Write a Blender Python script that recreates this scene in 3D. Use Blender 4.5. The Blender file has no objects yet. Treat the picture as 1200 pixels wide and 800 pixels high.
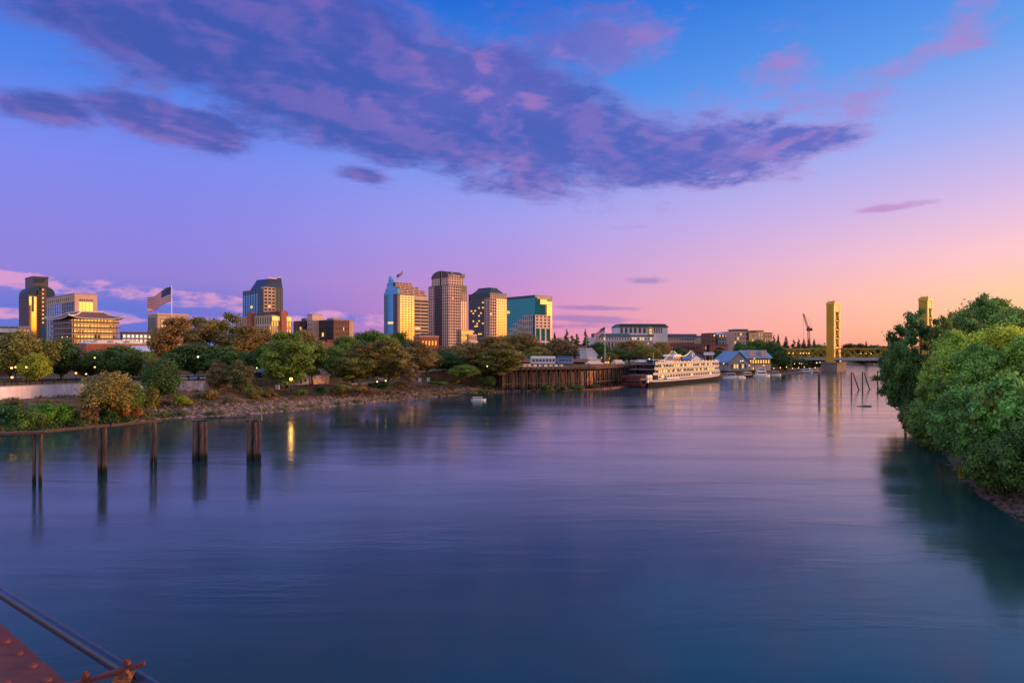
import bpy, math, random
import numpy as np
from mathutils import Vector, Matrix
R = math.radians
S = bpy.context.scene
COL = S.collection
random.seed(7)

# ------------------------------------------------------------------ camera
CH = 14.0                     # camera height above the river (z = 0)
cd = bpy.data.cameras.new('camera')
cam = bpy.data.objects.new('camera', cd)
COL.objects.link(cam)
cam.location = (0, 0, CH)
cam.rotation_euler = (R(90), 0, 0)
cd.lens = 24; cd.sensor_width = 36
cd.shift_y = 11.0 / 1200
cd.clip_start = 0.1; cd.clip_end = 20000
S.camera = cam

def lin(r, g, b):
    f = lambda c: c / 12.92 if c <= 0.04045 else ((c + 0.055) / 1.055) ** 2.4
    return (f(r / 255), f(g / 255), f(b / 255), 1)

class NT:
    """small helper round a node tree"""
    def __init__(s, t): s.t = t
    def n(s, typ, **k):
        nd = s.t.nodes.new(typ)
        for a, v in k.items(): setattr(nd, a, v)
        return nd
    def put(s, inp, v):
        if isinstance(v, bpy.types.NodeSocket): s.t.links.new(v, inp)
        else: inp.default_value = v
    def m(s, op, a, b=None, c=None, clamp=False):
        nd = s.n('ShaderNodeMath', operation=op); nd.use_clamp = clamp
        for i, v in enumerate((a, b, c)):
            if v is not None: s.put(nd.inputs[i], v)
        return nd.outputs[0]
    def vm(s, op, a, b=None, out=0):
        nd = s.n('ShaderNodeVectorMath', operation=op)
        s.put(nd.inputs[0], a)
        if b is not None: s.put(nd.inputs[3] if op == 'SCALE' else nd.inputs[1], b)
        return nd.outputs[out]
    def mix(s, f, a, b, bt='MIX'):
        nd = s.n('ShaderNodeMix', data_type='RGBA', blend_type=bt)
        s.put(nd.inputs[0], f); s.put(nd.inputs[6], a); s.put(nd.inputs[7], b)
        return nd.outputs[2]
    def rng(s, v, a, b, c=0.0, d=1.0, smooth=False):
        nd = s.n('ShaderNodeMapRange', interpolation_type='SMOOTHSTEP' if smooth else 'LINEAR')
        for i, q in enumerate((v, a, b, c, d)): s.put(nd.inputs[i], q)
        return nd.outputs[0]
    def ramp(s, f, stops):
        nd = s.n('ShaderNodeValToRGB'); cr = nd.color_ramp
        while len(cr.elements) < len(stops): cr.elements.new(1)
        for e, (p, c) in zip(cr.elements, stops): e.position = p; e.color = c
        s.put(nd.inputs[0], f)
        return nd.outputs[0]
    def noise(s, vec, scale, detail=4, rough=.5, out=0, dist=0):
        nd = s.n('ShaderNodeTexNoise'); nd.noise_dimensions = '3D'
        if vec is not None: s.put(nd.inputs['Vector'], vec)
        nd.inputs['Scale'].default_value = scale; nd.inputs['Detail'].default_value = detail
        nd.inputs['Roughness'].default_value = rough; nd.inputs['Distortion'].default_value = dist
        return nd.outputs[out]

# ------------------------------------------------------------------ sky (after sunset, the glow is to the west = +X)
SUN_AZ, SUN_EL = 80, 7.0      # azimuth clockwise from the view axis (+Y), elevation
W = bpy.data.worlds.new('World'); S.world = W; W.use_nodes = True
W.node_tree.nodes.clear()
w = NT(W.node_tree)
dirv = w.n('ShaderNodeTexCoord').outputs['Generated']
sx = w.n('ShaderNodeSeparateXYZ'); w.put(sx.inputs[0], dirv)
dx, dy, dz = sx.outputs
az = w.m('ARCTAN2', dx, dy)
el = w.m('ARCSINE', dz)
fac = w.m('DIVIDE', w.m('MAXIMUM', el, 0.0), 0.6, clamp=True)
rL = w.ramp(fac, [(0, lin(82,104,200)), (.09, lin(90,102,200)), (.16, lin(132,114,202)), (.27, lin(128,120,214)), (.4, lin(116,126,224)), (.55, lin(74,122,222)), (.75, lin(26,98,204)), (1, lin(12,66,160))])
rC = w.ramp(fac, [(0, lin(214,128,170)), (.06, lin(212,126,178)), (.12, lin(196,128,190)), (.2, lin(176,136,206)), (.3, lin(158,146,222)), (.43, lin(124,146,228)), (.6, lin(64,130,222)), (.8, lin(14,98,204)), (1, lin(8,76,176))])
rR = w.ramp(fac, [(0, lin(250,162,112)), (.05, lin(255,182,128)), (.12, lin(254,190,152)), (.2, lin(242,186,190)), (.3, lin(208,176,214)), (.45, lin(150,164,228)), (.6, lin(92,148,224)), (.8, lin(34,120,214)), (1, lin(15,88,186))])
rW = w.ramp(fac, [(0, (2.6,.74,.03,1)), (.06, (2.4,.86,.06,1)), (.09, (2.3,1.25,.35,1)), (.125, (1.6,.92,.50,1)), (.17, (1.0,.58,.46,1)), (.28, (.62,.40,.42,1)), (.45, (.34,.34,.55,1)), (.7, (.15,.25,.5,1)), (1, (.05,.15,.4,1))])
c = w.mix(w.rng(az, -.52, 0.1, smooth=True), rL, rC)
c = w.mix(w.rng(az, 0.0, .66), c, rR)
c = w.mix(w.rng(az, .66, 1.25, smooth=True), c, rW)
back = w.ramp(fac, [(0, (.70,.55,.62,1)), (.3, (.80,.68,.85,1)), (1, (.70,.70,.95,1))])  # sky behind the camera, brighter than real dusk as added fill light
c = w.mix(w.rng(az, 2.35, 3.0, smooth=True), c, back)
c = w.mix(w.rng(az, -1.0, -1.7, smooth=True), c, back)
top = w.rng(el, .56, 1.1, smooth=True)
c = w.mix(top, c, (.52, .60, .90, 1))  # zenith brightened too, added to fill the shadows
# --- clouds: banks placed by azimuth/elevation, broken up by noise stretched by perspective
def AE(px, py):
    u = (px - 600) / 800; v = (411 - py) / 800
    return math.atan(u), math.atan(v * math.cos(math.atan(u)))
ae = w.n('ShaderNodeCombineXYZ'); w.put(ae.inputs[0], az); w.put(ae.inputs[1], el)
zz = w.m('ADD', w.m('MAXIMUM', dz, 0.0), 0.10)
pc = w.n('ShaderNodeCombineXYZ')
w.put(pc.inputs[0], w.m('DIVIDE', dx, zz)); w.put(pc.inputs[1], w.m('DIVIDE', dy, zz))
pv = pc.outputs[0]
def blobs(lst):
    out = None
    for (px, py, hx, hy, rot, s) in lst:
        a, e = AE(px, py)
        mp = w.n('ShaderNodeMapping'); mp.vector_type = 'TEXTURE'
        w.put(mp.inputs[0], ae.outputs[0])
        mp.inputs['Location'].default_value = (a, e, 0)
        mp.inputs['Rotation'].default_value = (0, 0, -R(rot))
        k = math.cos(a) ** 2
        mp.inputs['Scale'].default_value = (hx / 800 * k, hy / 800 * math.cos(a), 1)
        l = w.vm('LENGTH', mp.outputs[0], out=1)
        f = w.m('MULTIPLY', w.m('SUBTRACT', 1.0, l), s)
        out = f if out is None else w.m('MAXIMUM', out, f)
    return out
n1 = w.noise(pv, 1.6, 12, .69, dist=.2)
n2 = w.noise(w.vm('ADD', pv, (.08, -.03, 0)), 1.6, 12, .69, dist=.2)
n3 = w.noise(pv, 3.6, 6, .6)
big = blobs([(200,10,300,88,8,1.2), (380,75,270,98,14,1.3), (570,135,250,84,13,1.3), (765,178,180,48,4,1.15), (930,165,110,20,0,.75),
             (50,126,90,22,3,.95), (200,146,115,26,6,1.05), (430,206,45,13,8,.9)])
thin = blobs([(670,60,300,110,0,1.0), (905,74,75,26,-4,1.05), (1130,30,110,40,-18,1.15), (1030,128,200,26,3,.85), (880,165,160,26,0,.6), (1040,244,62,7,-3,1.0), (960,205,150,10,0,.6),
              (20,60,120,30,8,.6)])
dens_b = w.rng(w.m('ADD', big, w.m('MULTIPLY', w.m('SUBTRACT', n1, .45), 2.5)), -.02, .62, smooth=True)
dens_t = w.m('MULTIPLY', w.rng(w.m('ADD', thin, w.m('MULTIPLY', w.m('SUBTRACT', n1, .56), 5.6)), .0, .9, smooth=True), .72)
dens = w.m('MAXIMUM', dens_b, dens_t)
n1s = w.noise(pv, 1.9, 4, .5, dist=.3)
n2s = w.noise(w.vm('ADD', pv, (.12, -.04, 0)), 1.9, 4, .5, dist=.3)
n5 = w.noise(pv, 5.6, 5, .55, dist=.4)
n6 = w.noise(w.vm('ADD', pv, (.04, -.012, 0)), 5.6, 5, .55, dist=.4)
rel = w.m('ADD', w.m('MULTIPLY', w.m('SUBTRACT', n2s, n1s), .9), w.m('MULTIPLY', w.m('SUBTRACT', n6, n5), .8))
lit = w.rng(rel, -.11, .19, smooth=True)
azf = w.rng(az, -.6, .5)
patch_ = w.rng(w.noise(pv, .9, 3, .5), .42, .62, smooth=True)
dark = w.mix(azf, lin(54,74,160), lin(66,84,178))
midc = w.mix(azf, lin(98,86,170), lin(116,102,188))
pink = w.mix(azf, lin(158,112,176), lin(208,126,178))
ccol = w.mix(w.m('ADD', w.m('MULTIPLY', w.rng(lit, 0, .6), .6), w.m('MULTIPLY', patch_, .4)), dark, midc)
ccol = w.mix(w.m('MULTIPLY', w.rng(lit, .45, 1), w.rng(patch_, 0, 1, .08, .42)), ccol, pink)
edge = w.rng(dens_b, .2, .9)
ccol = w.mix(w.m('MULTIPLY', w.m('SUBTRACT', 1.0, edge), w.rng(az, .08, .32, .10, .6)), ccol, pink)
c = w.mix(w.m('MULTIPLY', dens, .93), c, ccol)
# low puffy banks near the horizon (noise in angle space)
am = w.n('ShaderNodeMapping'); w.put(am.inputs[0], ae.outputs[0]); am.inputs['Scale'].default_value = (10, 26, 1)
n4 = w.noise(am.outputs[0], 1.6, 7, .6)
low = blobs([(60,333,130,12,4,1.3), (215,350,165,12,5,1.3), (20,366,60,7,0,.9), (130,372,55,8,4,1.1), (240,374,60,6,0,.7), (390,372,110,9,2,1.0)])
dl = w.rng(w.m('ADD', low, w.m('MULTIPLY', w.m('SUBTRACT', n4, .52), 2.4)), .0, .5, smooth=True)
lowc = w.mix(w.rng(n4, .40, .58, smooth=True), lin(104,106,200), lin(214,146,194))
c = w.mix(w.m('MULTIPLY', dl, .8), c, lowc)
stre = blobs([(150,362,170,15,3,.8), (752,329,30,5,0,.6), (700,361,62,4,2,1.0), (690,374,85,6,2,1.0), (640,382,80,6,0,.8)])
dsx = w.rng(w.m('ADD', stre, w.m('MULTIPLY', w.m('SUBTRACT', n4, .5), 1.6)), .0, .6, smooth=True)
c = w.mix(w.m('MULTIPLY', dsx, .55), c, w.mix(w.rng(az, -.4, .1), lin(84,104,200), lin(110,96,176)))
# faint physical twilight scattering underneath
sky = w.n('ShaderNodeTexSky'); sky.sky_type = 'NISHITA'; sky.sun_disc = False
sky.sun_elevation = R(SUN_EL); sky.sun_rotation = R(SUN_AZ)
c = w.mix(.012, c, sky.outputs[0], 'ADD')
below = w.rng(el, -.02, 0.0)
c = w.mix(below, (.03, .035, .06, 1), c)
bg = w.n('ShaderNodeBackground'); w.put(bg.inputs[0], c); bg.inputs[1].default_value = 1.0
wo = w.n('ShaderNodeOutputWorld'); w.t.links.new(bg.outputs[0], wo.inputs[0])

# ------------------------------------------------------------------ sun: last warm light from the west
ld = bpy.data.lights.new('sun', 'SUN'); ld.energy = 4.3; ld.angle = R(10); ld.color = (1.0, .50, .24)
lo = bpy.data.objects.new('sun', ld); COL.objects.link(lo)
sd = Vector((math.sin(R(SUN_AZ)) * math.cos(R(SUN_EL)), math.cos(R(SUN_AZ)) * math.cos(R(SUN_EL)), math.sin(R(SUN_EL))))
lo.rotation_euler = sd.to_track_quat('Z', 'Y').to_euler(); lo.location = (200, 0, 100)
S.view_settings.view_transform = 'Standard'; S.view_settings.look = 'None'
S.view_settings.exposure = 0.14; S.view_settings.gamma = 1.0
S.render.engine = 'CYCLES'
S.cycles.use_denoising = True
S.cycles.sample_clamp_indirect = 4.0
S.cycles.max_bounces = 6; S.cycles.transparent_max_bounces = 4
S.cycles.caustics_reflective = False; S.cycles.caustics_refractive = False

# ------------------------------------------------------------------ helpers
def P(px, py, Y): return Vector(((px - 600) / 800 * Y, Y, CH + (411 - py) / 800 * Y))
def PX(px, Y): return (px - 600) / 800 * Y
def PZ(py, Y): return CH + (411 - py) / 800 * Y
MATS = {}
def mat(name, col, rough=.7, metal=0, var=.15, vs=1.5, bump=0, bs=8, spec=.4, emit=None, es=0, streak=False):
    if name in MATS: return MATS[name]
    m = bpy.data.materials.new(name); m.use_nodes = True; t = NT(m.node_tree)
    b = m.node_tree.nodes['Principled BSDF']
    tc = t.n('ShaderNodeTexCoord').outputs['Object']
    vec = tc
    if streak:
        mp = t.n('ShaderNodeMapping'); t.put(mp.inputs[0], tc); mp.inputs['Scale'].default_value = (1, 1, .15); vec = mp.outputs[0]
    n = t.noise(vec, vs, 5, .6)
    k = t.rng(n, .3, .7, 1 - var, 1 + var)
    cc = t.vm('SCALE', (col[0], col[1], col[2]), k)
    t.put(b.inputs['Base Color'], cc)
    b.inputs['Roughness'].default_value = rough; b.inputs['Metallic'].default_value = metal
    b.inputs['Specular IOR Level'].default_value = spec
    if bump:
        bn = t.n('ShaderNodeBump'); bn.inputs['Strength'].default_value = bump
        t.put(bn.inputs['Height'], t.noise(vec, bs, 5, .6)); t.put(b.inputs['Normal'], bn.outputs[0])
    if emit: b.inputs['Emission Color'].default_value = (*emit, 1); b.inputs['Emission Strength'].default_value = es
    MATS[name] = m; return m
def link(o, parent=None):
    COL.objects.link(o)
    if parent is not None: o.parent = parent
    return o
def tag(o, label=None, cat=None, group=None, kind=None):
    if label: o['label'] = label
    if cat: o['category'] = cat
    if group: o['group'] = group
    if kind: o['kind'] = kind
    return o
def empty(name, loc, rz=0, **k):
    o = bpy.data.objects.new(name, None); COL.objects.link(o)
    o.location = loc; o.rotation_euler = (0, 0, rz); o.empty_display_size = .5
    return tag(o, **k)
def copy_tree(o, parent=None):
    c = o.copy(); COL.objects.link(c); c.parent = parent
    for ch in list(o.children): copy_tree(ch, c)
    return c
class MB:
    def __init__(s): s.v = []; s.f = []; s.mi = []
    def add(s, vs, fs, m=0):
        k = len(s.v); s.v += [tuple(q) for q in vs]; s.f += [tuple(i + k for i in f) for f in fs]; s.mi += [m] * len(fs); return s
    def box(s, x0, x1, y0, y1, z0, z1, m=0):
        return s.add([(x0,y0,z0),(x1,y0,z0),(x1,y1,z0),(x0,y1,z0),(x0,y0,z1),(x1,y0,z1),(x1,y1,z1),(x0,y1,z1)],
                     [(0,3,2,1),(4,5,6,7),(0,1,5,4),(1,2,6,5),(2,3,7,6),(3,0,4,7)], m)
    def prism(s, poly, z0, z1, m=0, top=None):
        n = len(poly); tp = top or poly
        return s.add([(x, y, z0) for x, y in poly] + [(x, y, z1) for x, y in tp],
                     [tuple(range(n))[::-1], tuple(range(n, 2 * n))] + [(i, (i+1) % n, n + (i+1) % n, n + i) for i in range(n)], m)
    def prof(s, poly, y0, y1, m=0, axis='y'):
        """polygon in x,z (axis y) or y,z (axis x) extruded along the axis"""
        n = len(poly)
        f = (lambda a, b, t: (a, t, b)) if axis == 'y' else (lambda a, b, t: (t, a, b))
        return s.add([f(a, b, y0) for a, b in poly] + [f(a, b, y1) for a, b in poly],
                     [tuple(range(n)), tuple(range(n, 2 * n))[::-1]] + [(i, n + i, n + (i+1) % n, (i+1) % n) for i in range(n)], m)
    def tube(s, pts, r, n=8, m=0, cap=True):
        pts = [Vector(p) for p in pts]; rs = r if isinstance(r, (list, tuple)) else [r] * len(pts)
        vs = []; fs = []
        for i, p in enumerate(pts):
            d = (pts[min(i+1, len(pts)-1)] - pts[max(i-1, 0)]).normalized()
            a = d.cross(Vector((0, 0, 1)) if abs(d.z) < .9 else Vector((1, 0, 0))).normalized(); b = d.cross(a)
            for k in range(n):
                t = 2 * math.pi * k / n; vs.append(p + (a * math.cos(t) + b * math.sin(t)) * rs[i])
        for i in range(len(pts) - 1):
            for k in range(n): fs.append((i*n+k, i*n+(k+1) % n, (i+1)*n+(k+1) % n, (i+1)*n+k))
        if cap: fs += [tuple(range(n))[::-1], tuple(range((len(pts)-1)*n, len(pts)*n))]
        return s.add(vs, fs, m)
    def ball(s, c, r, n=8, m=0, sz=1.0, half=False):
        vs = []; fs = []; h = n // 2
        lo_ = 0 if not half else h // 2
        for i in range(h + 1):
            t = math.pi * i / h
            if half: t = t / 2
            for k in range(n):
                q = 2 * math.pi * k / n
                vs.append((c[0] + r * math.sin(t) * math.cos(q), c[1] + r * math.sin(t) * math.sin(q), c[2] + r * sz * math.cos(t)))
        for i in range(h):
            for k in range(n): fs.append((i*n+k, (i+1)*n+k, (i+1)*n+(k+1) % n, i*n+(k+1) % n))
        return s.add(vs, fs, m)
    def mesh(s, name, mats, smooth=False):
        me = bpy.data.meshes.new(name); me.from_pydata(s.v, [], s.f)
        for q in (mats if isinstance(mats, (list, tuple)) else [mats]): me.materials.append(q)
        if any(s.mi): me.polygons.foreach_set('material_index', s.mi)
        if smooth: me.polygons.foreach_set('use_smooth', [True] * len(me.polygons))
        me.update(); return me
    def build(s, name, mats, parent=None, smooth=False, loc=None):
        o = bpy.data.objects.new(name, s.mesh(name, mats, smooth)); link(o, parent)
        if loc is not None: o.location = loc
        return o

# ------------------------------------------------------------------ river
def water_mat():
    m = bpy.data.materials.new('river_water'); m.use_nodes = True; t = NT(m.node_tree)
    b = m.node_tree.nodes['Principled BSDF']
    g = t.n('ShaderNodeNewGeometry').outputs['Position']
    mp = t.n('ShaderNodeMapping'); t.put(mp.inputs[0], g)
    mp.inputs['Rotation'].default_value = (0, 0, R(-35)); mp.inputs['Scale'].default_value = (.02, .10, 1)
    patch = t.noise(mp.outputs[0], 1.0, 5, .55, dist=.6)
    b.inputs['Base Color'].default_value = (.009, .040, .046, 1)
    b.inputs['IOR'].default_value = 1.50
    t.put(b.inputs['Roughness'], t.rng(patch, .35, .65, .11, .19))
    mp2 = t.n('ShaderNodeMapping'); t.put(mp2.inputs[0], g)
    mp2.inputs['Rotation'].default_value = (0, 0, R(-20)); mp2.inputs['Scale'].default_value = (.5, 1.6, 1)
    rip = t.noise(mp2.outputs[0], 1.3, 5, .6, dist=.4)
    mp3 = t.n('ShaderNodeMapping'); t.put(mp3.inputs[0], g)
    mp3.inputs['Rotation'].default_value = (0, 0, R(-25)); mp3.inputs['Scale'].default_value = (.03, .12, 1)
    swell = t.noise(mp3.outputs[0], 1.0, 4, .5)
    mpe = t.n('ShaderNodeMapping'); t.put(mpe.inputs[0], g); mpe.inputs['Rotation'].default_value = (0, 0, R(-30)); mpe.inputs['Scale'].default_value = (.045, .16, 1)
    eddy = t.noise(mpe.outputs[0], 1.0, 3, .5, dist=1.2)
    h = t.m('ADD', t.m('MULTIPLY', rip, t.rng(eddy, .50, .68, .004, .035)), t.m('MULTIPLY', swell, .10))
    bn = t.n('ShaderNodeBump'); bn.inputs['Strength'].default_value = .55; bn.inputs['Distance'].default_value = 1.0
    t.put(bn.inputs['Height'], h); t.put(b.inputs['Normal'], bn.outputs[0])
    return m
wb = MB(); wb.add([(-3000,-600,0),(9000,-600,0),(9000,1500,0),(-3000,1500,0)], [(0,1,2,3)])
tag(wb.build('river', water_mat()), kind='structure')
# ------------------------------------------------------------------ land
def polyoff(poly, d, side):
    out = []
    for i, (x, y) in enumerate(poly):
        a = Vector(poly[max(i-1, 0)]); b = Vector(poly[min(i+1, len(poly)-1)])
        t = (b - a).normalized(); n = Vector((-t.y, t.x)) * side
        out.append((x + n.x * d, y + n.y * d))
    return out
LB = [(-200,-110),(-130,20),(-85,113),(-79,126),(-71,142),(-57,151),(-44,175),(-25,204),(-11,224),(0,233),(31,249),(45,272),(66,306),(95,352),(145,386),(188,430),(208,470),(232,530),(290,640),(430,740),(700,800),(1500,900),(7000,1100)]
RBK = [(20,-100),(34,20),(42.5,57),(46.5,68),(54,84),(66,108),(82,142),(110,200),(180,290),(290,368),(430,480),(760,590),(1500,640),(8000,700)]
def densify(poly, step, upto):
    out = []
    for i in range(len(poly) - 1):
        a = Vector(poly[i]); b = Vector(poly[i+1]); L = (b - a).length
        k = max(1, int(L / step)) if max(a.length, b.length) < upto else 1
        for j in range(k): out.append(tuple(a + (b - a) * j / k))
    out.append(tuple(poly[-1])); return out
def bank(name, poly, side, profA, profB, blend, fardir, m, jit, profC=None):
    poly = densify(poly, 4, 700); vs = []; fs = []; n = len(profA)
    rr = random.Random(3)
    for i, (x, y) in enumerate(poly):
        a = Vector(poly[max(i-3, 0)]); b = Vector(poly[min(i+3, len(poly)-1)])
        t = (b - a).normalized(); nn = Vector((-t.y, t.x)) * side
        k = blend(x, y); pB = profB
        if profC and x > 100:
            kc = min(1, (x-100)/12); pB = [(p_[0]*(1-kc)+q_[0]*kc, p_[1]*(1-kc)+q_[1]*kc) for p_, q_ in zip(profB, profC)]
        w1 = .8 * math.sin(i * .55) + .5 * math.sin(i * 1.7)
        for j in range(n):
            d = profA[j][0] * (1-k) + pB[j][0] * k; z = profA[j][1] * (1-k) + pB[j][1] * k
            if 0 < j < n - 2: d += w1 * (.5 if j < 4 else 0) + rr.uniform(-jit, jit) * (1 if j < 5 else 0); z += rr.uniform(-.18, .18) * (1 if 1 < j < 5 else 0)
            vs.append((x + nn.x * d, y + nn.y * d, z))
        q = vs[-1]; vs.append((q[0] + fardir[0] * 7000, q[1] + fardir[1] * 7000, q[2]))
    w_ = n + 1
    for i in range(len(poly) - 1):
        for j in range(n):
            f = (i*w_+j, (i+1)*w_+j, (i+1)*w_+j+1, i*w_+j+1)
            fs.append(f if side > 0 else f[::-1])
    b = MB(); b.add(vs, fs); return tag(b.build(name, m), kind='structure')
def earth_mat(name, c1, c2, c3):
    m = bpy.data.materials.new(name); m.use_nodes = True; t = NT(m.node_tree); b = m.node_tree.nodes['Principled BSDF']
    g = t.n('ShaderNodeNewGeometry').outputs['Position']
    a = t.noise(g, .12, 6, .65); f = t.noise(g, 1.6, 5, .7)
    c = t.mix(t.rng(a, .42, .6), (*c1, 1), (*c2, 1)); c = t.mix(t.rng(f, .5, .68), c, (*c3, 1))
    t.put(b.inputs['Base Color'], c); b.inputs['Roughness'].default_value = .95; b.inputs['Specular IOR Level'].default_value = .15
    bn = t.n('ShaderNodeBump'); bn.inputs['Strength'].default_value = .6; bn.inputs['Distance'].default_value = .4
    t.put(bn.inputs['Height'], f); t.put(b.inputs['Normal'], bn.outputs[0]); return m
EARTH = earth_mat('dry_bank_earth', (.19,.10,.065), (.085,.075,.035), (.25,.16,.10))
PROM = lambda x, y: max(0, min(1, (x + 14) / 10))
PA = [(-6,-3),(0,-.08),(4,1.1),(10,2.0),(16,3.0),(22,3.9),(27,4.3),(27.6,6.3),(34,6.4),(60,6.6)]
PB = [(-6,-3),(0,-.08),(2,.5),(4,1.0),(6,1.4),(8,1.8),(11,2.2),(11.4,8.0),(34,8.1),(60,8.1)]
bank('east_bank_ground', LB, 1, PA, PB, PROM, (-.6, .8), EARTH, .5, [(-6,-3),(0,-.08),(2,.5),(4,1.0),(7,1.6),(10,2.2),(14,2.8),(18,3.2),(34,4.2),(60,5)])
EARTH2 = earth_mat('dark_bank_earth', (.09,.07,.05), (.05,.06,.03), (.13,.11,.08))  # west bank earth, darker in colour than the east bank
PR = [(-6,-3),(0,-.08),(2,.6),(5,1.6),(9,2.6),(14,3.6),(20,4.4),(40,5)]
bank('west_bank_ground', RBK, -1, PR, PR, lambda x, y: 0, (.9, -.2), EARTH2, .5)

_LBd = [Vector(q) for q in densify(LB, 4, 700)]
_LBn = []
for i_ in range(len(_LBd)):
    t_ = (_LBd[min(i_+3, len(_LBd)-1)] - _LBd[max(i_-3, 0)]).normalized(); _LBn.append(Vector((-t_.y, t_.x)))
def lb_point(px, d):
    """point of the bank line moved d inland that shows in photo column px (with unit normal and tangent)"""
    u = (px - 600) / 800
    for i in range(8, len(_LBd) - 1):
        a = _LBd[i] + _LBn[i] * d; b = _LBd[i+1] + _LBn[i+1] * d
        if a.y < 40: continue
        fa = a.x - u * a.y; fb = b.x - u * b.y
        if fa <= 0 <= fb:
            p = a + (b - a) * (fa / (fa - fb)); n = _LBn[i]
            return p, n, Vector((n.y, -n.x))
    raise ValueError(px)

# ------------------------------------------------------------------ materials
M = {}
M['granite'] = mat('dark_granite', (.085,.055,.055), .45, var=.2, vs=.08)
M['granite_pink'] = mat('pink_granite', (.55,.35,.30), .55, var=.12, vs=.1)
M['tan_conc'] = mat('tan_concrete', (.47,.34,.25), .75, var=.12, vs=.1)
M['grey_conc'] = mat('grey_concrete', (.30,.28,.28), .8, var=.12, vs=.1)
M['white_conc'] = mat('pale_painted_concrete', (.62,.58,.58), .75, var=.12, vs=.15)
M['dark_clad'] = mat('dark_cladding', (.05,.045,.05), .4, var=.2, vs=.1)
M['brick'] = mat('red_brick', (.32,.105,.065), .85, var=.22, vs=.5)
M['brick_dk'] = mat('dark_brick', (.16,.07,.06), .85, var=.2, vs=.5)
M['roof_metal'] = mat('white_metal_roof', (.60,.58,.64), .35, var=.08, vs=.3)
M['roof_blue'] = mat('blue_metal_roof', (.16,.26,.42), .4, var=.1, vs=.3)
M['roof_dark'] = mat('dark_teal_mansard', (.025,.055,.075), .4, var=.15, vs=.2)
M['roof_brown'] = mat('brown_tile_roof', (.17,.075,.06), .8, var=.2, vs=.4)
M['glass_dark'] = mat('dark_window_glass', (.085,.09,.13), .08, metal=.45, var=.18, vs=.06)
M['glass_blue'] = mat('blue_window_glass', (.10,.34,.52), .06, metal=.85, var=.2, vs=.05)
M['glass_arch'] = mat('deep_arch_glass', (.02,.03,.06), .12, var=.2)
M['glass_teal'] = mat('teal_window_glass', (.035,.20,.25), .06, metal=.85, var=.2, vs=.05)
M['glass_teal_dk'] = mat('teal_glass_dark_reflection', (.012,.11,.14), .6, metal=0, spec=.0, var=.2, vs=.05)  # same teal glass, with a dark reflection put into its colour
M['glass_dim'] = mat('unlit_window', (.018,.018,.028), .35, spec=.15, var=.2)
M['barrel'] = mat('dark_blue_barrel_metal', (.018,.045,.085), .5, spec=.2)
M['blue_strip'] = mat('blue_strip_glass', (.01,.09,.18), .4, spec=.2)
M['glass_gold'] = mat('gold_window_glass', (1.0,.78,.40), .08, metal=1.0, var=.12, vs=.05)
M['glass_pale'] = mat('pale_window_glass', (.62,.62,.72), .12, metal=.8, var=.12, vs=.05)
M['lit'] = mat('lit_window', (.5,.4,.2), .3, emit=(1,.50,.07), es=1.05, var=0)
M['lit_white'] = mat('lit_pale_window', (.6,.5,.4), .3, emit=(1,.86,.55), es=1.1, var=0)
M['steel'] = mat('grey_steel', (.35,.35,.38), .45, metal=.5, var=.1)
M['white'] = mat('white_paint', (.72,.70,.70), .5, var=.06, vs=.4)
M['black'] = mat('black_paint', (.012,.012,.015), .75, var=.2, spec=.1)
M['wood'] = mat('weathered_timber', (.10,.058,.042), .9, var=.35, vs=2.5, streak=True, bump=.5)
M['wood_lt'] = mat('pale_timber', (.30,.19,.13), .85, var=.25, vs=2, streak=True)
M['gold_paint'] = mat('gold_bridge_paint', (.55,.31,.02), .5, var=.15, vs=.12)
M['pier'] = mat('bridge_pier_concrete', (.22,.16,.15), .9, var=.2, vs=.15, streak=True)
M['pile_wood'] = mat('split_grey_pile_timber', (.12,.075,.058), .92, var=.65, vs=3.5, streak=True, bump=.8, bs=14)
_t = NT(M['pile_wood'].node_tree); _b = M['pile_wood'].node_tree.nodes['Principled BSDF']; _c = _b.inputs['Base Color'].links[0].from_socket
_z = _t.n('ShaderNodeSeparateXYZ'); _t.put(_z.inputs[0], _t.n('ShaderNodeNewGeometry').outputs['Position'])
_t.put(_b.inputs['Base Color'], _t.mix(_t.rng(_t.m('ADD', _z.outputs[2], _t.m('MULTIPLY', _t.noise(None, 3, 3), -1.2)), 0.0, .7), (.015,.018,.012,1), _c))
M['bark'] = mat('bark', (.09,.06,.045), .95, var=.3, vs=2, streak=True)
M['globe'] = mat('lamp_globe', (.9,.8,.5), .3, emit=(1,.46,.07), es=2.6, var=0)
M['globe_w'] = mat('pale_lamp_globe', (.9,.9,.7), .3, emit=(1,.72,.30), es=2.2, var=0)
M['sodium'] = mat('sodium_lamp_glass', (.9,.6,.2), .3, emit=(1,.34,.03), es=4, var=0)
M['bulb'] = mat('deck_bulb', (.9,.7,.3), .3, emit=(1,.50,.10), es=2.2, var=0)

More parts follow.
